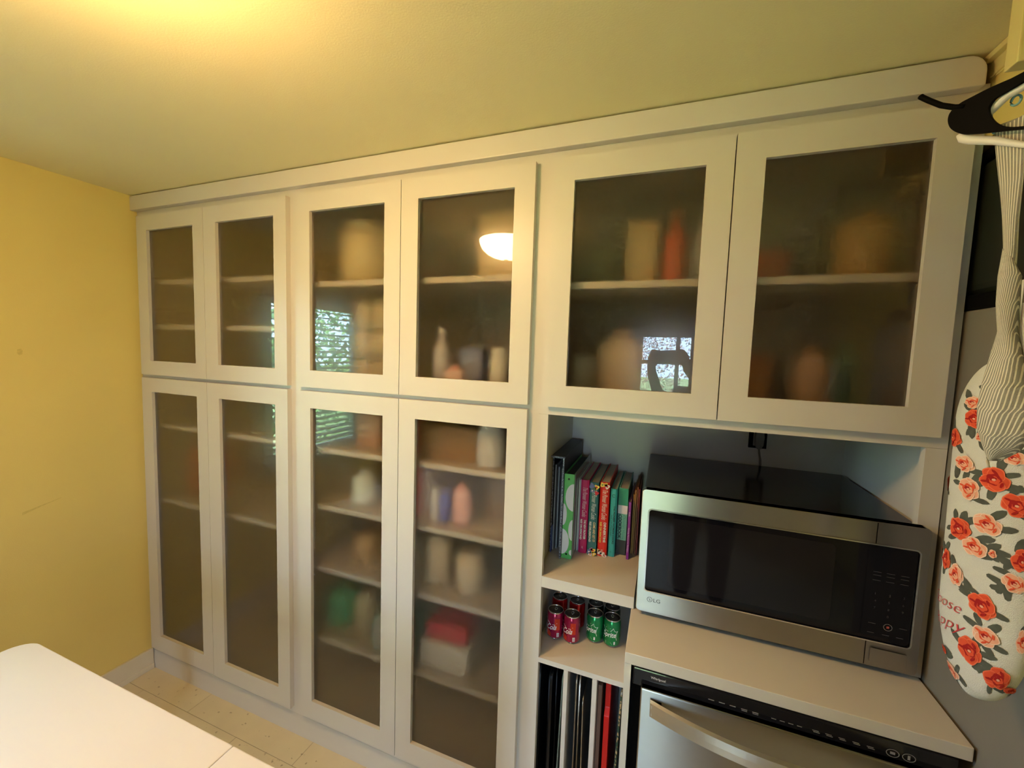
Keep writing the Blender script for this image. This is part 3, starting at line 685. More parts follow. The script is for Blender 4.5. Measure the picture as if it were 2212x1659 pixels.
def basket(label, x0, x1, y0, y1, z0, h, c):
    t = empty('storage_basket', ((x0 + x1) / 2, (y0 + y1) / 2, z0), label, 'basket')
    m = M('basket %s' % (c,), c, .8, var=.3, scale=90, bump=.5, bscale=120)
    mb = MB(); th = .008
    mb.box(x0, x1, y0, y1, z0 + .0006, z0 + .008); mb.box(x0, x0 + th, y0, y1, z0 + .008, z0 + h); mb.box(x1 - th, x1, y0, y1, z0 + .008, z0 + h)
    mb.box(x0 + th, x1 - th, y0, y0 + th, z0 + .008, z0 + h); mb.box(x0 + th, x1 - th, y1 - th, y1, z0 + .008, z0 + h); mb.build('basket_wall', m, t)
    MB().tube([(x0, y0, z0 + h), (x1, y0, z0 + h), (x1, y1, z0 + h), (x0, y1, z0 + h), (x0, y0, z0 + h)], .007).build('rim', m, t)
    return t
# middle pantry, upper half
S = 1.892
jar('large cream canister on the top shelf of the middle pantry', 1.135, .22, S, .110, .245, (.80, .68, .42), (.74, .62, .38))
carton('tall tan box on the top shelf, right end of the middle pantry', 1.650, 1.79, .18, .34, S, .23, (.68, .54, .32), (.74, .62, .40))
S = 1.4905
for i, (xx, yy) in enumerate(((1.135, .20), (1.228, .20))):
    for k in range(3):
        jar('tan storage jar, %s of the %s stack behind the window reflection' % (('bottom', 'middle', 'top')[k], ('left', 'right')[i]), xx, yy, S + .1185 * k, .040, .118, (.72, .60, .38), (.40, .35, .25))
bottle('pale bottle standing in the upper middle pantry', 1.545, .115, S, .032, .235, (.62, .62, .70), (.80, .78, .78))
carton('blue box behind the pale bottle in the upper middle pantry', 1.575, 1.665, .19, .30, S, .165, (.26, .32, .55), (.40, .46, .66))
bag('pinkish bag in front of the blue box', 1.606, .105, S, .040, .028, .105, (.86, .64, .60), (.8, .3, .3))
jar('white tub at the right end of the upper middle pantry', 1.765, .125, S, .036, .17, (.80, .80, .74), (.82, .82, .78))
bag('yellowish green bag at the left of the pale bottle', 1.475, .20, S, .03, .03, .13, (.42, .40, .14), (.4, .4, .2))
# middle pantry, lower half
S = 1.2548
basket('brown woven basket on the eye level shelf of the middle pantry', 1.47, 1.685, .12, .38, S, .115, (.40, .24, .13))
bag('green leafy snack bag lying in the woven basket', 1.575, .25, S + .012, .07, .06, .125, (.14, .30, .10), (.2, .3, .1))
jar('white bin beside the woven basket', 1.745, .12, S, .050, .150, (.88, .86, .86), (.84, .82, .84))
carton('dark red box on the eye level shelf by the left edge', 1.415, 1.455, .12, .34, S, .135, (.38, .03, .04), (.42, .06, .05))
carton('reddish brown box behind the blind reflection', 1.150, 1.255, .14, .34, S, .13, (.58, .28, .16), (.62, .36, .22))
S = 1.0268
carton('tall red cereal box on the second shelf', 1.415, 1.462, .12, .34, S, .185, (.66, .05, .06), (.62, .08, .07))
carton('pale pink box between the red box and the white tin', 1.470, 1.500, .13, .34, S, .17, (.78, .54, .48), (.80, .62, .56))
jar('white round tin beside the blue tin', 1.533, .115, S, .018, .118, (.84, .84, .86), (.80, .80, .82))
jar('blue round tin on the second shelf', 1.574, .115, S, .021, .122, (.08, .12, .56), (.20, .24, .62))
bag('pink and white snack bag beside the blue tin', 1.638, .12, S, .034, .025, .15, (.88, .50, .48), (.8, .3, .3))
carton('dark brown box at the right end of the second shelf', 1.70, 1.83, .20, .38, S, .155, (.24, .18, .15), (.28, .22, .18))
bag('pale blue white plastic bag on the second shelf', 1.200, .13, S, .050, .045, .135, (.78, .88, .84), (.6, .7, .7))
jar('brown spice canister far left on the second shelf', 1.035, .22, S, .050, .17, (.24, .20, .15), (.15, .13, .10))
jar('olive spice canister on the second shelf', 1.125, .24, S, .040, .18, (.40, .35, .14), (.2, .2, .1))
S = .7728
jar('tall cream canister on the third shelf', 1.525, .16, S, .050, .185, (.80, .66, .46), (.70, .58, .42))
jar('squat cream canister on the third shelf', 1.665, .15, S, .055, .150, (.82, .68, .48), (.70, .58, .42))
carton('tan cardboard box on the third shelf', 1.130, 1.220, .15, .36, S, .105, (.56, .36, .16), (.60, .40, .20))
S = .4768
pk = empty('paper_towel_pack', (1.60, .18, S), 'white plastic wrapped pack with red top on the fourth shelf', 'pack')
bx('pack', M('white wrap', (.92, .90, .88), .35, bump=.3, bscale=25), pk, 1.495, 1.695, .075, .25, S + .0006, S + .105, bevel=.014, seg=3)
bx('pack_top', M('red wrap', (.70, .06, .10), .35, bump=.3, bscale=25), pk, 1.510, 1.680, .09, .24, S + .105, S + .165, bevel=.018, seg=3)
bag('dark teal bag left of the white pack', 1.437, .13, S, .046, .05, .215, (.03, .22, .24), (.05, .2, .2))
bag('bright green bag on the fourth shelf', 1.060, .17, S, .070, .07, .170, (.06, .44, .24), (.1, .3, .2))
bag('cream bag between the green bag and the blue plate', 1.180, .17, S, .045, .05, .165, (.66, .57, .38), (.4, .3, .2))
pl = empty('dinner_plate', (1.315, .075, S), 'turquoise rimmed plate standing against the glass', 'plate')
rg = []
for r_, dy in ((.010, .004), (.050, .004), (.075, .000), (.076, .002), (.050, .007), (.010, .007)):
    rg.append([(1.322 + dy * .4 + r_ * .30 * math.cos(a), .078 + dy + r_ * .9 * math.cos(a) * .35, S + .0768 + r_ * math.sin(a)) for a in [2 * math.pi * q / 28 for q in range(28)]])
MB().loft(rg).build('dish', M('plate white', (.78, .78, .72), .25), pl)
MB().tube([(1.322 + .076 * .30 * math.cos(a), .078 + .076 * .9 * .35 * math.cos(a), S + .0768 + .0735 * math.sin(a)) for a in [2 * math.pi * q / 28 for q in range(29)]], .003).build('rim', M('turquoise rim', (.10, .50, .54), .3), pl)
# corner pantry
carton('red box alone on a shelf of the corner pantry', .130, .195, .14, .30, .8988, .23, (.50, .045, .04), (.55, .08, .05))
# wall cabinet
S = 1.8618
carton('tall tan box on the upper shelf over the microwave', 2.150, 2.245, .24, .40, S, .22, (.66, .46, .22), (.70, .52, .28))
bottle('tall red bottle next to the tan box over the microwave', 2.300, .26, S, .034, .25, (.72, .12, .05), (.6, .3, .15))
carton('olive green box at the left over the microwave', 2.035, 2.115, .26, .42, S, .17, (.15, .16, .08), (.2, .2, .1))
bottle('bluish grey bottle beside the red bottle', 2.385, .27, S, .036, .26, (.50, .55, .62), (.3, .3, .34))
carton('red box low on the upper shelf behind the hanger reflection', 2.50, 2.60, .22, .40, S, .10, (.44, .07, .04), (.4, .1, .05))
bag('tan orange bag at the right end of the upper shelf', 2.785, .25, S, .075, .06, .21, (.62, .38, .14), (.4, .2, .1))
S = 1.4838
bag('cream bag of flour in the wall cabinet behind the left door', 2.155, .24, S, .085, .06, .25, (.80, .62, .44), (.5, .4, .3))
bag('grey white bag beside the cream flour bag', 2.020, .28, S, .05, .05, .18, (.70, .67, .60), (.5, .5, .4))
bottle('teal bottle behind the right door of the wall cabinet', 2.765, .26, S, .036, .26, (.08, .20, .18), (.3, .3, .25))
bag('pale pink bag behind the right door of the wall cabinet', 2.680, .23, S, .045, .04, .21, (.78, .50, .36), (.6, .4, .3))
carton('orange brown box behind the right door, left side', 2.50, 2.59, .24, .42, S, .18, (.40, .18, .09), (.44, .22, .1))

# ------------------------------------------------------------------ right side: refrigerator, soffit
fg = empty('refrigerator', (3.25, .1, FLOOR), 'grey refrigerator with a black top, right of the worktop', 'refrigerator')
fr_m = M('grey fridge enamel', (.21, .19, .155), .42, var=.05, bump=.05)
bx('cabinet_body', fr_m, fg, 2.8945, 3.60, -.33, .47, FLOOR, 1.770, bevel=.006)
bx('top_cover', blackpl_m, fg, 2.8945, 3.60, -.34, .47, 1.7705, 1.803, bevel=.004)
bx('door', fr_m, fg, 2.8955, 3.60, -.40, -.335, .08, 1.765, bevel=.012, seg=3)
bn = empty('shade_fill_box', (3.2, .1, 1.8035), 'black box added to darken the shaded space above the refrigerator', 'shade filler')  # added near-black box standing in for the shade between refrigerator and soffit
mb = MB(); mb.box(2.900, 3.55, -.26, .45, 1.804, 2.085); mb.build('shade filler', M('dark green black shade fill', (.012, .015, .008), .5, var=.2), bn, bevel=.02, seg=3)
bx('lid', blackpl_m, bn, 2.897, 3.56, -.27, .46, 2.085, 2.105, bevel=.006)
sf = MB().box(2.8935, XR - .001, -.36, YB - .001, 2.125, CEIL - .001).build('soffit', wall_m); sf.name = 'trim_3'; struct(sf)
ytrim_m = M('pale yellow trim paint', (.84, .72, .32), .5, var=.03)
mb = MB(); mb.box(2.876, 2.893, -.36, .018, 2.279, CEIL - .001); mb.box(2.888, 2.893, -.36, .018, 2.250, 2.279); mb.box(2.8915, 2.893, -.36, .018, 2.246, 2.250)
struct(mb.build('trim_4', ytrim_m, bevel=.001))
struct(MB().prism([(2.800, -.190, 2.148), (2.893, -.190, 2.148), (2.893, -.190, CEIL - .001), (2.815, -.190, CEIL - .001), (2.800, -.190, 2.276)], (0, -.030, 0)).build('trim_5', ytrim_m, bevel=.002))
# hanging rail out of which the hangers hang
hr = empty('hanging_rail', (2.8, -.6, 2.15), 'white hanging rail fixed under the soffit beside the refrigerator', 'rail')
MB().tube([(2.755, -.34, 2.170), (2.755, -.90, 2.170)], .010, 12).build('rail', white_m, hr)
bx('bracket', white_m, hr, 2.745, 2.8925, -.352, -.340, 2.160, 2.182); 

# hangers
def hmap(P0, T):
    P0 = Vector(P0); T = Vector((T[0], T[1], 0)).normalized()
    return lambda s_, z: P0 + T * s_ + Vector((0, 0, z - P0.z))
def hang_map_ext(T, th):
    T = Vector((T[0], T[1], 0)).normalized(); return Vector((-T.y, T.x, 0)) * th
hm = hmap((2.63, -.39, 2.0), (.6, -.8)); he = hang_map_ext((.6, -.8), .005)
bh = empty('clothes_hanger', (2.72, -.51, 1.95), 'thick black plastic clothes hanger at the top right corner', 'hanger', 'hangers on the rail')
out = [(.15, 2.030), (.0834, 2.0083), (.0539, 2.0088), (.0365, 2.0067), (.0255, 2.0057), (.0173, 2.0011), (.0138, 1.9962), (.0131, 1.988), (.0159, 1.978), (.021, 1.9707), (.0283, 1.9635), (.0362, 1.9591), (.0537, 1.9524), (.0719, 1.9464), (.0894, 1.9398), (.16, 1.915), (.26, 1.905), (.26, 1.909), (.16, 1.919),
       (.0891, 1.9432), (.0749, 1.9491), (.0651, 1.9579), (.0583, 1.9687), (.0548, 1.9794), (.0547, 1.9851), (.058, 1.9913), (.0636, 1.9937), (.0843, 1.9982), (.15, 2.018)]
for _ in range(2):                                     # round the outline off
    out = [q for a_, b_ in zip(out, out[1:] + out[:1]) for q in ((a_[0] * .75 + b_[0] * .25, a_[1] * .75 + b_[1] * .25), (a_[0] * .25 + b_[0] * .75, a_[1] * .25 + b_[1] * .75))]
MB().prism([hm(*p) for p in out], he).build('shoulder', blackpl_m, bh, bevel=.0012, seg=2)
MB().tube([p_ + he * .5 for p_ in (hm(-.0228, 2.0408), hm(-.0215, 2.039), hm(-.0115, 2.0285), hm(.0032, 2.0142), hm(.018, 2.0037), hm(.030, 1.998))], .0036, 10).build('prong', blackpl_m, bh)
MB().tube([hm(.15, 2.024), hm(.155, 2.09), hm(.150, 2.13), hm(.165, 2.175), hm(.185, 2.19), hm(.205, 2.18)], .003, 8).build('hook', chrome_m, bh)
hm2 = hmap((2.638, -.383, 2.0), (.6, -.8)); he2 = hang_map_ext((.6, -.8), .008)
wh = empty('clothes_hanger', (2.73, -.50, 1.93), 'white plastic clothes hanger just behind the black one', 'hanger', 'hangers on the rail')
MB().tube([hm2(.026, 1.972), hm2(.0258, 1.966), hm2(.0285, 1.9595), hm2(.036, 1.954), hm2(.0606, 1.9416), hm2(.0872, 1.9243), hm2(.16, 1.89), hm2(.26, 1.87)], .0050, 10, rads=[.004, .0055, .006, .0056, .0050, .0034, .0032, .0032]).build('lower_bar', white_m, wh)
MB().tube([hm2(.026, 1.972), hm2(.040, 1.978), hm2(.0527, 1.9823), hm2(.0664, 1.9936), hm2(.0782, 1.9963), hm2(.15, 2.02)], .0050, 10).build('upper_bar', white_m, wh)
MB().tube([hm2(.15, 2.02), hm2(.155, 2.10), hm2(.165, 2.175), hm2(.185, 2.185), hm2(.20, 2.175)], .0028, 8).build('hook', chrome_m, wh)
lb = M('light blue plastic', (.20, .42, .48), .35)
hm3 = hmap((2.645, -.375, 2.0), (.6, -.8))
lh = empty('clothes_hanger', (2.74, -.49, 1.94), 'light blue hanger with a small ring, behind the white one', 'hanger', 'hangers on the rail')
MB().tube([hm3(.0525, 2.0053), hm3(.0562, 2.0072), hm3(.067, 2.0072), hm3(.0779, 2.0064), hm3(.15, 2.02)], .0022, 8).build('upper_bar', lb, lh)
MB().tube([hm3(.0525, 2.0053), hm3(.050, 1.98), hm3(.056, 1.957), hm3(.0668, 1.9495), hm3(.0834, 1.9449), hm3(.2, 1.91)], .0024, 8).build('lower_bar', lb, lh)
MB().tube([hm3(.0728 + .0045 * math.cos(a), 1.988 + .0060 * math.sin(a)) for a in [2 * math.pi * q / 14 for q in range(15)]], .0014, 6).build('ring', lb, lh)
MB().tube([hm3(.15, 2.02), hm3(.155, 2.10), hm3(.165, 2.172), hm3(.185, 2.185)], .0028, 8).build('hook', chrome_m, lh)

# striped apron cloth hanging from the hangers
def stripe_mat():
    m = M('striped ticking', (.30, .29, .24), .9, var=.06, scale=60, bump=.4, bscale=500)
    nt = m.node_tree; b = nt.nodes['Principled BSDF']; l = b.inputs['Base Color'].links[0].from_socket
    uv = nt.nodes.new('ShaderNodeUVMap'); wv = nt.nodes.new('ShaderNodeTexWave'); wv.inputs['Scale'].default_value = 1.0; wv.bands_direction = 'X'
    nz = wv.inputs['Distortion']; nz.default_value = .4
    nt.links.new(uv.outputs[0], wv.inputs['Vector'])
    r = nt.nodes.new('ShaderNodeValToRGB'); r.color_ramp.elements[0].position = .70; r.color_ramp.elements[1].position = .84
    nt.links.new(wv.outputs['Fac'], r.inputs['Fac'])
    mx = nt.nodes.new('ShaderNodeMix'); mx.data_type = 'RGBA'; nt.links.new(r.outputs[0], mx.inputs[0]); nt.links.new(l, mx.inputs[6]); mx.inputs[7].default_value = (.80, .76, .62, 1)
    nt.links.new(mx.outputs[2], b.inputs['Base Color']); return m
stripe_m = stripe_mat()
am = hmap((2.68, -.42, 1.5), (.5, -.87)); an = hang_map_ext((.5, -.87), 1.0)
ap = empty('striped_apron', (2.70, -.46, 1.53), 'grey and white striped apron bunched up on the hangers', 'apron')
def cloth(name, rows, nfold, amp, nstripe, parent, shift=0.0, twist=0.0):
    """closed soft sheet: rows of (z, s_left, s_right, thickness)"""
    mb = MB(); uvl = mb.bm.loops.layers.uv.new('UVMap'); NU = 40; vr = []
    fine = []
    for (a, b) in zip(rows, rows[1:]):
        for k in range(5): t_ = k / 5; fine.append([a[i] + (b[i] - a[i]) * (t_ * t_ * (3 - 2 * t_)) for i in range(4)])
    fine.append(list(rows[-1]))
    for ri, (z, s0, s1, th) in enumerate(fine):
        row_ = []
        for i in range(NU):
            u = 2 * math.pi * i / NU; c_ = math.cos(u); s_ = math.sin(u)
            ss = (s0 + s1) / 2 - (s1 - s0) / 2 * c_
            off = th * s_ + amp * min(1, (s1 - s0) / .03) * math.sin(nfold * ss * 100 + ri * .13) * (1 if s_ >= 0 else .6)
            row_.append(mb.bm.verts.new(am(ss, z + .002 * math.sin(3 * u)) - an * (off + shift)))
        vr.append(row_)
    H = len(vr) - 1
    for r_ in range(H):
        for i in range(NU):
            j = (i + 1) % NU; f_ = mb._f([vr[r_][i], vr[r_][j], vr[r_ + 1][j], vr[r_ + 1][i]], True)
            if f_:
                for lp, (ii, rr) in zip(f_.loops, ((i, r_), (i + 1, r_), (i + 1, r_ + 1), (i, r_ + 1))):
                    s0, s1 = fine[rr][1], fine[rr][2]; cc = -math.cos(2 * math.pi * ii / NU)
                    lp[uvl].uv = ((cc * nstripe * .157 + twist * rr / H), rr / H)
    mb._f(vr[0][::-1]); mb._f(vr[-1])
    return mb.build(name, stripe_m, parent)
cloth('strap', [(1.962, .000, .030, .003), (1.9412, .0020, .030, .003), (1.8857, .0110, .034, .004), (1.8364, .0185, .0345, .005), (1.7971, .0240, .0365, .006), (1.775, .0245, .037, .007)], 1.6, .0010, 9, ap, .002)
cloth('bunched_skirt', [(1.800, .0240, .0300, .004), (1.7652, .0225, .0440, .008), (1.7294, .0255, .0450, .010), (1.6935, .0310, .0470, .012), (1.6637, .0268, .0560, .014), (1.627, .0224, .0640, .017), (1.5959, .0203, .0700, .019), (1.565, .0218, .0700, .018), (1.5475, .0265, .062, .012), (1.5308, .0345, .0450, .005)], 2.2, .0018, 13, ap, .004, twist=6.5)
cloth('second_strap', [(1.950, .036, .050, .003), (1.88, .042, .056, .004), (1.80, .048, .062, .005), (1.74, .0475, .068, .007), (1.70, .049, .072, .008), (1.60, .066, .095, .010), (1.52, .075, .11, .008)], 1.8, .0014, 8, ap, .001)
MB().tube([am(.035, 1.534) - an * .004, am(.0345, 1.527) - an * .004, am(.036, 1.519) - an * .003], .0016, 6).build('thread_end', M('cream thread', (.74, .68, .52), .9), ap)

# floral padded hanging cover
FP = Vector((2.77, -.27, 1.2)); FT = Vector((.35, -.94, 0)).normalized(); FN = Vector((-FT.y, FT.x, 0)) * -1     # towards the room
if FN.x > 0: FN = -FN
FZ0, FZ1, FC, FH, FD, FSL, FRB, FRT = 1.1237, 1.6625, .0466, .0612, .0291, .0244, .1484, .1111
def fprof(z):
    lo = max(0.0, 1 - max(0, FZ0 + FRB - z) ** 2 / FRB ** 2); hi = max(0.0, 1 - max(0, z - (FZ1 - FRT)) ** 2 / FRT ** 2)
    return max(.02, math.sqrt(max(lo, .0004)) * math.sqrt(max(hi, .0004)))
def fpos(a, z, lift=0.0):
    """point of the padded surface at angle a round it and height z"""
    z = min(max(z, FZ0), FZ1); k = fprof(z)
    return FP + FT * (FC + FSL * (1.40 - z) + (FH * k + lift) * math.cos(a)) + FN * ((FD * k ** .5 + lift) * math.sin(a)) + Vector((0, 0, z - FP.z))
fl = empty('floral_bag_holder', (2.80, -.34, 1.12), 'white padded cover printed with red and pink roses, hanging beside the refrigerator', 'bag holder')
rings = []
for i in range(49):
    v = i / 48; z = FZ0 + (FZ1 - FZ0) * (v - .12 * math.sin(2 * math.pi * v)); rings.append([fpos(2 * math.pi * j / 48, z) for j in range(48)])
MB().loft(rings).build('padded_cover', M('white plush', (.66, .66, .60), .95, var=.08, scale=30, bump=.5, bscale=900), fl)
ros = [(1.865, 1.5931, .275, .0094, 1), (1.756, 1.5682, .269, .0153, 0), (2.476, 1.5309, .40, .0155, 0), (1.582, 1.5413, .102, .0072, 1), (1.931, 1.4936, .285, .0135, 1), (1.233, 1.4812, .308, .0183, 0), (1.734, 1.4563, .28, .0171, 1), (.905, 1.5185, .243, .0102, 1), (.774, 1.4501, .305, .0178, 0), (1.887, 1.3879, .314, .0175, 0), (1.276, 1.4107, .299, .0165, 1), (1.494, 1.3693, .283, .0155, 1), (1.124, 1.3693, .085, .0064, 1), (.556, 1.3713, .22, .0178, 0), (.665, 1.3361, .271, .0145, 1), (1.865, 1.3112, .202, .0185, 1), (2.258, 1.3278, .20, .0174, 0), (1.233, 1.2843, .28, .0197, 0), (1.102, 1.2408, .279, .0157, 1), (1.385, 1.2055, .297, .0209, 0), (2.389, 1.1744, .2, .0066, 0), (2.15, 1.1500, .45, .0110, 1), (.665, 1.1827, .341, .0200, 0), (.338, 1.2553, .172, .0184, 1), (.098, 1.1703, .319, .0065, 0), (1.385, 1.62, .186, .0098, 0), (.2, 1.42, .25, .014, 1), (-.1, 1.32, .25, .015, 0), (.25, 1.56, .25, .014, 0), (3.0, 1.45, .3, .015, 0), (3.0, 1.33, .3, .014, 1)]
coral = M('coral print', (.72, .085, .030), .9, var=.12, scale=150); deep = M('deep red print', (.36, .008, .008), .9); pinkp = M('pink print cloth', (.82, .40, .26), .9, var=.1, scale=150); palep = M('pale pink print', (.86, .62, .48), .9); leafp = M('grey green print', (.085, .095, .075), .9, var=.4, scale=80)
rp = MB(); lp_ = MB(); rnd = random.Random(3)
def blob(mb, cu, cv, ru, rv, lift, mi, wob, ph, rot=0, n=18):
    mb.mi = mi; c = mb.bm.verts.new(fpos(cu, cv, lift)); vs = []
    for ring in (.55, 1):
        row_ = []
        for i in range(n):
            t_ = 2 * math.pi * i / n; k = ring * (1 + wob * math.sin(5 * t_ + ph) + wob * .5 * math.sin(2 * t_ + ph * 2)); a, b = ru * k * math.cos(t_), rv * k * math.sin(t_)
            if mb is lp_: a, b = (a * math.cos(rot) - b * math.sin(rot)) / .052, a * math.sin(rot) + b * math.cos(rot)
            elif rot: a, b = a * math.cos(rot) - b * .055 ** -1 * math.sin(rot), a * .055 * math.sin(rot) + b * math.cos(rot)
            row_.append(mb.bm.verts.new(fpos(cu + a, cv + b, lift)))
        vs.append(row_)
    for i in range(n):
        j = (i + 1) % n; mb._f([c, vs[0][i], vs[0][j]], True); mb._f([vs[0][i], vs[1][i], vs[1][j], vs[0][j]], True)
for (cu, cv, ru, rv, kd) in ros:
    ph = rnd.random() * 6
    for q in range(rnd.randint(3, 5)):
        a = rnd.random() * 6.28; rl = .009 + .005 * rnd.random(); blob(lp_, cu + (ru + .07) * math.cos(a), cv + (rv + .004) * math.sin(a), rl, rl * .42, .0008, 0, .05, ph, a + rnd.uniform(-.7, .7), 10)
    sets = ((0, 4, 1, 2) if kd == 0 else (2, 3, 0, 2))          # petals, petal edges, heart, heart highlight
    lf = .0011
    for q in range(6):
        an2 = ph + q * 2.4; f_ = .52 - .05 * (q % 2); ox, oy = ru * .46 * math.cos(an2), rv * .46 * math.sin(an2)
        blob(rp, cu + ox, cv + oy, ru * (f_ + .06), rv * (f_ + .06), lf, sets[1], .05, ph + q, 0, 22); lf += .00012
        blob(rp, cu + ox * .93, cv + oy * .93, ru * f_, rv * f_, lf, sets[0], .05, ph + q, 0, 22); lf += .00012
    blob(rp, cu, cv, ru * .48, rv * .48, lf, sets[2], .10, ph, 0, 22); lf += .00012
    blob(rp, cu - ru * .05, cv - rv * .06, ru * .36, rv * .32, lf, sets[0], .10, ph + 1, 0, 20); lf += .00012
    blob(rp, cu + ru * .05, cv + rv * .05, ru * .24, rv * .20, lf, 1, .14, ph + 2, 0, 18); lf += .00012
    blob(rp, cu - ru * .03, cv - rv * .02, ru * .13, rv * .10, lf, sets[3], .10, ph, 0, 14)
    for q in range(3):
        an2 = ph + 1 + q * 2.1; blob(rp, cu + ru * .62 * math.cos(an2), cv + rv * .62 * math.sin(an2), ru * .26, rv * .09, lf, 1 if kd == 0 else 0, .1, ph, an2 * .5, 12)
lp_.build('leaf_print', leafp, fl)['kind'] = 'stuff'; rp.build('rose_print', [coral, deep, pinkp, palep, M('light coral print', (.82, .16, .07), .9)], fl)['kind'] = 'stuff'
tx = MB(); rt = M('red embroidery', (.55, .04, .05), .8)
text(tx, 'Choose', .026, lambda a, b: fpos(3.05 - a / .052, 1.2460 + b + a * .10, .0016), width=.073, shear=.35, bold=-.0004)
text(tx, 'Happy', .027, lambda a, b: fpos(3.05 - a / .052, 1.2080 + b + a * .22, .0016), width=.080, shear=.35, bold=-.0004)
tx.build('embroidered_words', rt, fl, auto=False)
MB().tube([FP + FT * FC + Vector((0, 0, 1.655 - FP.z)), FP + FT * FC + Vector((0, 0, 1.70 - FP.z)), FP + FT * FC + Vector((.0, 0, 1.78 - FP.z)), Vector((2.8935, -.335, 1.83))], .0025, 6).build('hanging_loop', M('cord white', (.7, .7, .65), .9), fl)

# ------------------------------------------------------------------ table in front
tb = empty('table', (1.2, -1.05, FLOOR), 'white laminate table with rounded corners and a thin leaf seam in the foreground', 'table')
TX0, TXS, TX1, TY0, TY1, TZ = .570, 1.437, 2.02, -1.56, -.578, .750
def top_part(name, x0, x1, rl, rr_):
    pts = []
    for cx, cy, a0, r_ in ((x1, TY1, 0, rr_), (x0, TY1, 90, rl), (x0, TY0, 180, rl), (x1, TY0, 270, rr_)):
        sx = -1 if cx == x1 else 1; sy = -1 if cy == TY1 else 1
        if r_ == 0: pts.append((cx, cy, TZ - .028)); continue
        for i in range(9):
            a = math.radians(a0 + 90 * i / 8); pts.append((cx + sx * r_ + r_ * math.cos(a), cy + sy * r_ + r_ * math.sin(a), TZ - .028))
    MB().prism(pts, (0, 0, .028)).build(name, table_m, tb, bevel=.003)
top_part('tabletop', TX0, TXS - .0006, .055, 0); top_part('table_leaf', TXS + .0006, TX1, 0, .055)
mb = MB(); mb.box(TX0 + .08, TX1 - .08, TY1 - .09, TY1 - .07, TZ - .11, TZ - .028); mb.box(TX0 + .08, TX1 - .08, TY0 + .07, TY0 + .09, TZ - .11, TZ - .028); mb.box(TX0 + .06, TX0 + .08, TY0 + .07, TY1 - .07, TZ - .11, TZ - .028); mb.box(TX1 - .08, TX1 - .06, TY0 + .07, TY1 - .07, TZ - .11, TZ - .028)
mb.build('apron_rail', table_m, tb)
for x in (TX0 + .09, TX1 - .09):
    for y in (TY0 + .1, TY1 - .1): MB().lathe((x, y, FLOOR), [(.018, 0), (.022, .02), (.030, .5), (.034, TZ - .028 - FLOOR)], 18).build('leg', table_m, tb)

# ------------------------------------------------------------------ ceiling lamp (its own light is the bowl)
LX, LY = 1.468, -.868
lm = empty('ceiling_lamp', (LX, LY, CEIL), 'round frosted glass ceiling lamp, lit, seen as a reflection in the glass doors', 'lamp')
MB().lathe((LX, LY, CEIL), [(.125, -.0005), (.13, -.004), (.128, -.026), (.151, -.040), (.151, -.056), (.146, -.058)], 40).build('canopy', M('brushed nickel', (.62, .58, .52), .35, 1.0), lm)
prof = [(.145 * math.cos(t_), -.056 - .100 * math.sin(t_)) for t_ in [math.pi / 2 * k / 12 for k in range(12)]] + [(.004, -.156)]
bowl_m = M('lit frosted bowl', (1.0, .615, .265), .4, emit=LAMP)
MB().lathe((LX, LY, CEIL), prof, 40, cap=False).build('glass_bowl', bowl_m, lm)
MB().lathe((LX, LY, CEIL), [(.010, -.1555), (.011, -.160), (.006, -.166), (.002, -.169)], 16).build('finial', M('brushed nickel', (.62, .58, .52), .35, 1.0), lm)
for a in (.5, 2.6, 4.7): 
    MB().box(LX + .122 * math.cos(a) - .006, LX + .122 * math.cos(a) + .006, LY + .122 * math.sin(a) - .006, LY + .122 * math.sin(a) + .006, CEIL - .052, CEIL - .030).build('clip', M('brushed nickel', (.62, .58, .52), .35, 1.0), lm)

# ------------------------------------------------------------------ the photographer, seen only as a reflection
def skin(name, verts, edges, rad, mat, parent, root=0, sub=2):
    me = bpy.data.meshes.new('sk'); base = WL[parent.name]
    me.from_pydata([Vector(v) - base for v in verts], edges, []); o = bpy.data.objects.new('sk', me); COL.objects.link(o)
    o.modifiers.new('skin', 'SKIN'); 
    if not me.skin_vertices: me.attributes.new('skin_vertices', 'FLOAT', 'POINT')
    for i, r in enumerate(rad):
        d = me.skin_vertices[0].data[i]; d.radius = (r, r) if not isinstance(r, tuple) else r; d.use_root = (i == root)
    m2 = o.modifiers.new('sub', 'SUBSURF'); m2.levels = sub; m2.render_levels = sub
    dg = bpy.context.evaluated_depsgraph_get(); nm = bpy.data.meshes.new_from_object(o.evaluated_get(dg))
    bpy.data.objects.remove(o); nm.materials.clear(); nm.materials.append(mat)
    for p in nm.polygons: p.use_smooth = True; p.material_index = 0
    q = bpy.data.objects.new(name, nm); COL.objects.link(q); q.parent = parent; WL[q.name] = base
    return q
pr_ = empty('person', (2.57, -1.62, FLOOR), 'person in a dark red top holding up a phone to take the photo, seen reflected', 'person')
PC = CAM_POS - C_FWD * .016                         # centre of the phone
R_, U_, B_ = C_RIGHT, -C_DOWN, -C_FWD
def ph(a, b, c): return PC + R_ * a + U_ * b + B_ * c
px_, py_ = 2.57, -1.60
body_v = []; body_e = []; body_r = []
def add(p, r, link=None):
    body_v.append(Vector(p)); body_r.append(r); i = len(body_v) - 1
    if link is not None: body_e.append((link, i))
    return i
pel = add((px_, py_ - .02, .95), (.15, .11)); w1_ = add((px_, py_ - .01, 1.12), (.13, .10), pel); ch = add((px_, py_, 1.33), (.16, .11), w1_); nb = add((px_, py_ + .01, 1.47), (.07, .07), ch)
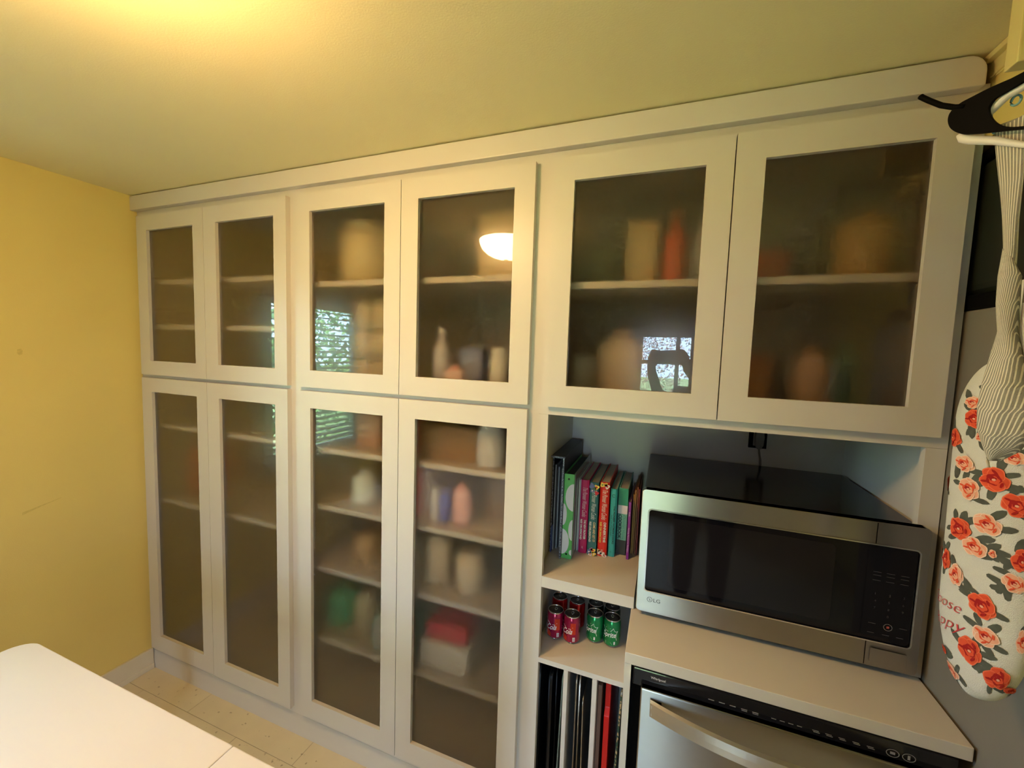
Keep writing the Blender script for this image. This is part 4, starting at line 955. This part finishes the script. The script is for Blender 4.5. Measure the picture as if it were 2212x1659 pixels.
nk = add((px_ - .005, py_ + .025, 1.545), .052, nb); jaw = add((px_ - .02, py_ + .055, 1.615), (.068, .078), nk); hdv = add((px_ - .02, py_ + .05, 1.70), (.078, .092), jaw); tp = add((px_ - .02, py_ + .04, 1.775), (.050, .060), hdv)
nose = None
for sx in (-1, 1):
    h_ = add((px_ + sx * .095, py_ - .02, .88), (.085, .085), pel); kn = add((px_ + sx * .10, py_ + .015, .50), .058, h_); an_ = add((px_ + sx * .10, py_ - .02, .10), .038, kn); add((px_ + sx * .11, py_ + .12, .065), (.035, .028), an_)
    sh = add((px_ + sx * .185, py_ + .005, 1.415), .058, ch); el = add((px_ + sx * .235, py_ + .13, 1.20), .043, sh)
    wr = add(ph(sx * .105, -.085, .045), .028, el); pm = add(ph(sx * .098, -.035, .030), (.036, .018), wr)
    for k, ln in enumerate((.030, .034, .031, .025)):
        a0 = ph(sx * .090, -.012 + .018 * k - .018, .012); f0 = add(a0, .0095, pm); f1 = add(ph(sx * (.078), -.022 + .019 * k, -.006 + .001), .0085, f0); add(ph(sx * (.078 - ln), -.020 + .019 * k, -.0105 + .006 * 0), .0075, f1)
    t0 = add(ph(sx * .082, -.045, .026), .0105, pm); t1 = add(ph(sx * .062, -.030, .024), .0095, t0); add(ph(sx * .042, -.018, .0225), .008, t1)
skin_m = M('skin', (.55, .30, .20), .5, var=.06); shirt_m = M('dark red cotton', (.10, .022, .016), .85, var=.1, bump=.2); trouser_m = M('dark denim', (.03, .035, .06), .85, var=.1); hair_m = M('brown hair', (.06, .035, .02), .6, var=.3, scale=90)
skin('body', body_v, body_e, body_r, skin_m, pr_)
sv = [(px_, py_ - .02, .90), (px_, py_ - .01, 1.10), (px_, py_, 1.33), (px_, py_ + .01, 1.45)]; se = [(0, 1), (1, 2), (2, 3)]; sr = [(.172, .135), (.152, .122), (.18, .132), (.085, .085)]
for sx in (-1, 1):
    n0 = len(sv); sv += [(px_ + sx * .185, py_ + .005, 1.415), (px_ + sx * .235, py_ + .13, 1.20), tuple(Vector((px_ + sx * .235, py_ + .13, 1.20)).lerp(ph(sx * .105, -.085, .045), .72))]; se += [(2, n0), (n0, n0 + 1), (n0 + 1, n0 + 2)]; sr += [.072, .058, .044]
skin('shirt', sv, se, sr, shirt_m, pr_)
tv = [(px_, py_ - .02, .97)]; te = []; tr = [(.165, .13)]
for sx in (-1, 1):
    n0 = len(tv); tv += [(px_ + sx * .095, py_ - .02, .86), (px_ + sx * .10, py_ + .012, .50), (px_ + sx * .10, py_ - .02, .12)]; te += [(0, n0), (n0, n0 + 1), (n0 + 1, n0 + 2)]; tr += [.105, .074, .058]
skin('trousers', tv, te, tr, trouser_m, pr_)
for sx in (-1, 1):
    sx0 = px_ + sx * .105; MB().loft([[(sx0 + .045 * wd_ * math.cos(a), yy_ , FLOOR + .001 + max(0, hh_ * (math.sin(a) + .55))) for a in [2 * math.pi * q / 14 for q in range(14)]] for yy_, wd_, hh_ in ((py_ - .09, .6, .03), (py_ - .06, .95, .06), (py_ + .02, 1.0, .06), (py_ + .10, 1.05, .04), (py_ + .165, .85, .03), (py_ + .185, .4, .018))]).build('shoe', M('dark shoe', (.03, .03, .03), .6), pr_)
hr_ = MB(); hc = Vector((px_ - .02, py_ + .035, 1.705)); rg = []
for i in range(9):
    t_ = math.pi * (i / 8) * .62; rg.append([(hc.x + .088 * max(.05, math.sin(t_)) * math.cos(a), hc.y - .012 + .100 * max(.05, math.sin(t_)) * math.sin(a) * (.62 if math.sin(a) > 0 and i > 3 else 1), hc.z + .105 * math.cos(t_)) for a in [2 * math.pi * q / 22 for q in range(22)]])
hr_.loft(rg).build('hair', hair_m, pr_)
for sx in (-1, 1):
    MB().lathe((px_ - .02 + sx * .030, py_ + .137, 1.690), [(.002, -.008), (.008, -.005), (.0095, 0), (.008, .005), (.002, .008)], 12).build('eye', M('eye', (.5, .48, .45), .2), pr_)
    MB().loft([[(px_ - .02 + sx * (.076 + .006 * q), py_ + .045 + (.020 - .004 * q) * math.cos(a), 1.685 + (.030 - .004 * q) * math.sin(a)) for a in [2 * math.pi * k / 12 for k in range(12)]] for q in range(3)]).build('ear', skin_m, pr_)
MB().loft([[(px_ - .02 + r_ * math.cos(a), py_ + .135 + .012 * q_ + r_ * .6 * math.sin(a), 1.690 - .012 * q_) for a in [2 * math.pi * k / 10 for k in range(10)]] for q_, r_ in ((0, .006), (1, .010), (2.2, .014), (3, .010))]).build('nose', skin_m, pr_)
MB().box(px_ - .043, px_ + .003, py_ + .128, py_ + .138, 1.628, 1.636).build('mouth', M('lips', (.40, .14, .12), .5), pr_, bevel=.002)
sp_ = empty('smartphone', tuple(PC), 'dark smartphone held up in both hands, seen reflected in the glass door', 'phone')
def phone_box(a0, a1, b0, b1, c0, c1): 
    mb = MB(); v = [mb.bm.verts.new(ph(a, b, c)) for c in (c0, c1) for b in (b0, b1) for a in (a0, a1)]
    for q in ((0, 2, 3, 1), (4, 5, 7, 6), (0, 1, 5, 4), (2, 6, 7, 3), (0, 4, 6, 2), (1, 3, 7, 5)): mb._f([v[i] for i in q])
    return mb
phone_box(-.080, .080, -.037, .037, -.003, .005).build('phone_body', M('phone shell', (.02, .02, .022), .3), sp_, bevel=.002)
phone_box(-.076, .076, -.034, .034, .0052, .0058).build('screen', M('phone screen', (.02, .02, .025), .1), sp_)
phone_box(.052, .072, .010, .032, -.005, -.003).build('camera_bump', M('phone lens', (.01, .01, .012), .1), sp_, bevel=.001)

# ------------------------------------------------------------------ outside the windows
lawn = MB().box(-30, 30, -40, -3.6, -.35, -.30); lawn.box(-30, -.2, -3.6, 20, -.35, -.30)
gl = lawn.build('lawn', M('grass', (.21, .29, .12), .9, var=.3, scale=2)); tag(gl, 'green lawn outside the windows', 'lawn', kind='stuff')
def shrub(name, label, c, r, h, n, col, cat, leaf=.03):
    t = empty(name, (c[0], c[1], -.30), label, cat)
    MB().tube([(c[0], c[1], -.295), (c[0], c[1], 0), (c[0] + .03, c[1], h * .5)], .05, 8).build('trunk', M('bark', (.12, .08, .05), .9), t)
    mb = MB(); rn = random.Random(len(label))
    for i in range(n):
        u, v, q = rn.random() * 6.283, rn.uniform(-1, 1), rn.random() ** .4
        p = Vector((c[0] + r * q * math.sqrt(1 - v * v) * math.cos(u), c[1] + r * q * math.sqrt(1 - v * v) * math.sin(u), -.2 + h * .55 + h * .5 * q * v))
        a = Vector((rn.uniform(-1, 1), rn.uniform(-1, 1), rn.uniform(-1, 1))).normalized(); b = a.cross(Vector((.3, .2, 1))).normalized(); s_ = leaf * (1 + rn.random())
        mb.poly([p - a * s_, p - b * s_ * .45, p + a * s_, p + b * s_ * .45])
    f_ = mb.build('foliage', M('leaves ' + name, col, .45, var=.5, scale=6), t, auto=False); f_['kind'] = 'stuff'
shrub('garden_shrub', 'leafy green shrub outside the window with the blind', (-1.75, -2.45, 0), 1.15, 2.9, 6000, (.10, .22, .07), 'shrub')
shrub('garden_tree', 'reddish leaved tree outside the rear window', (1.7, -9.0, 0), 1.5, 4.2, 9000, (.16, .08, .07), 'tree', .022)
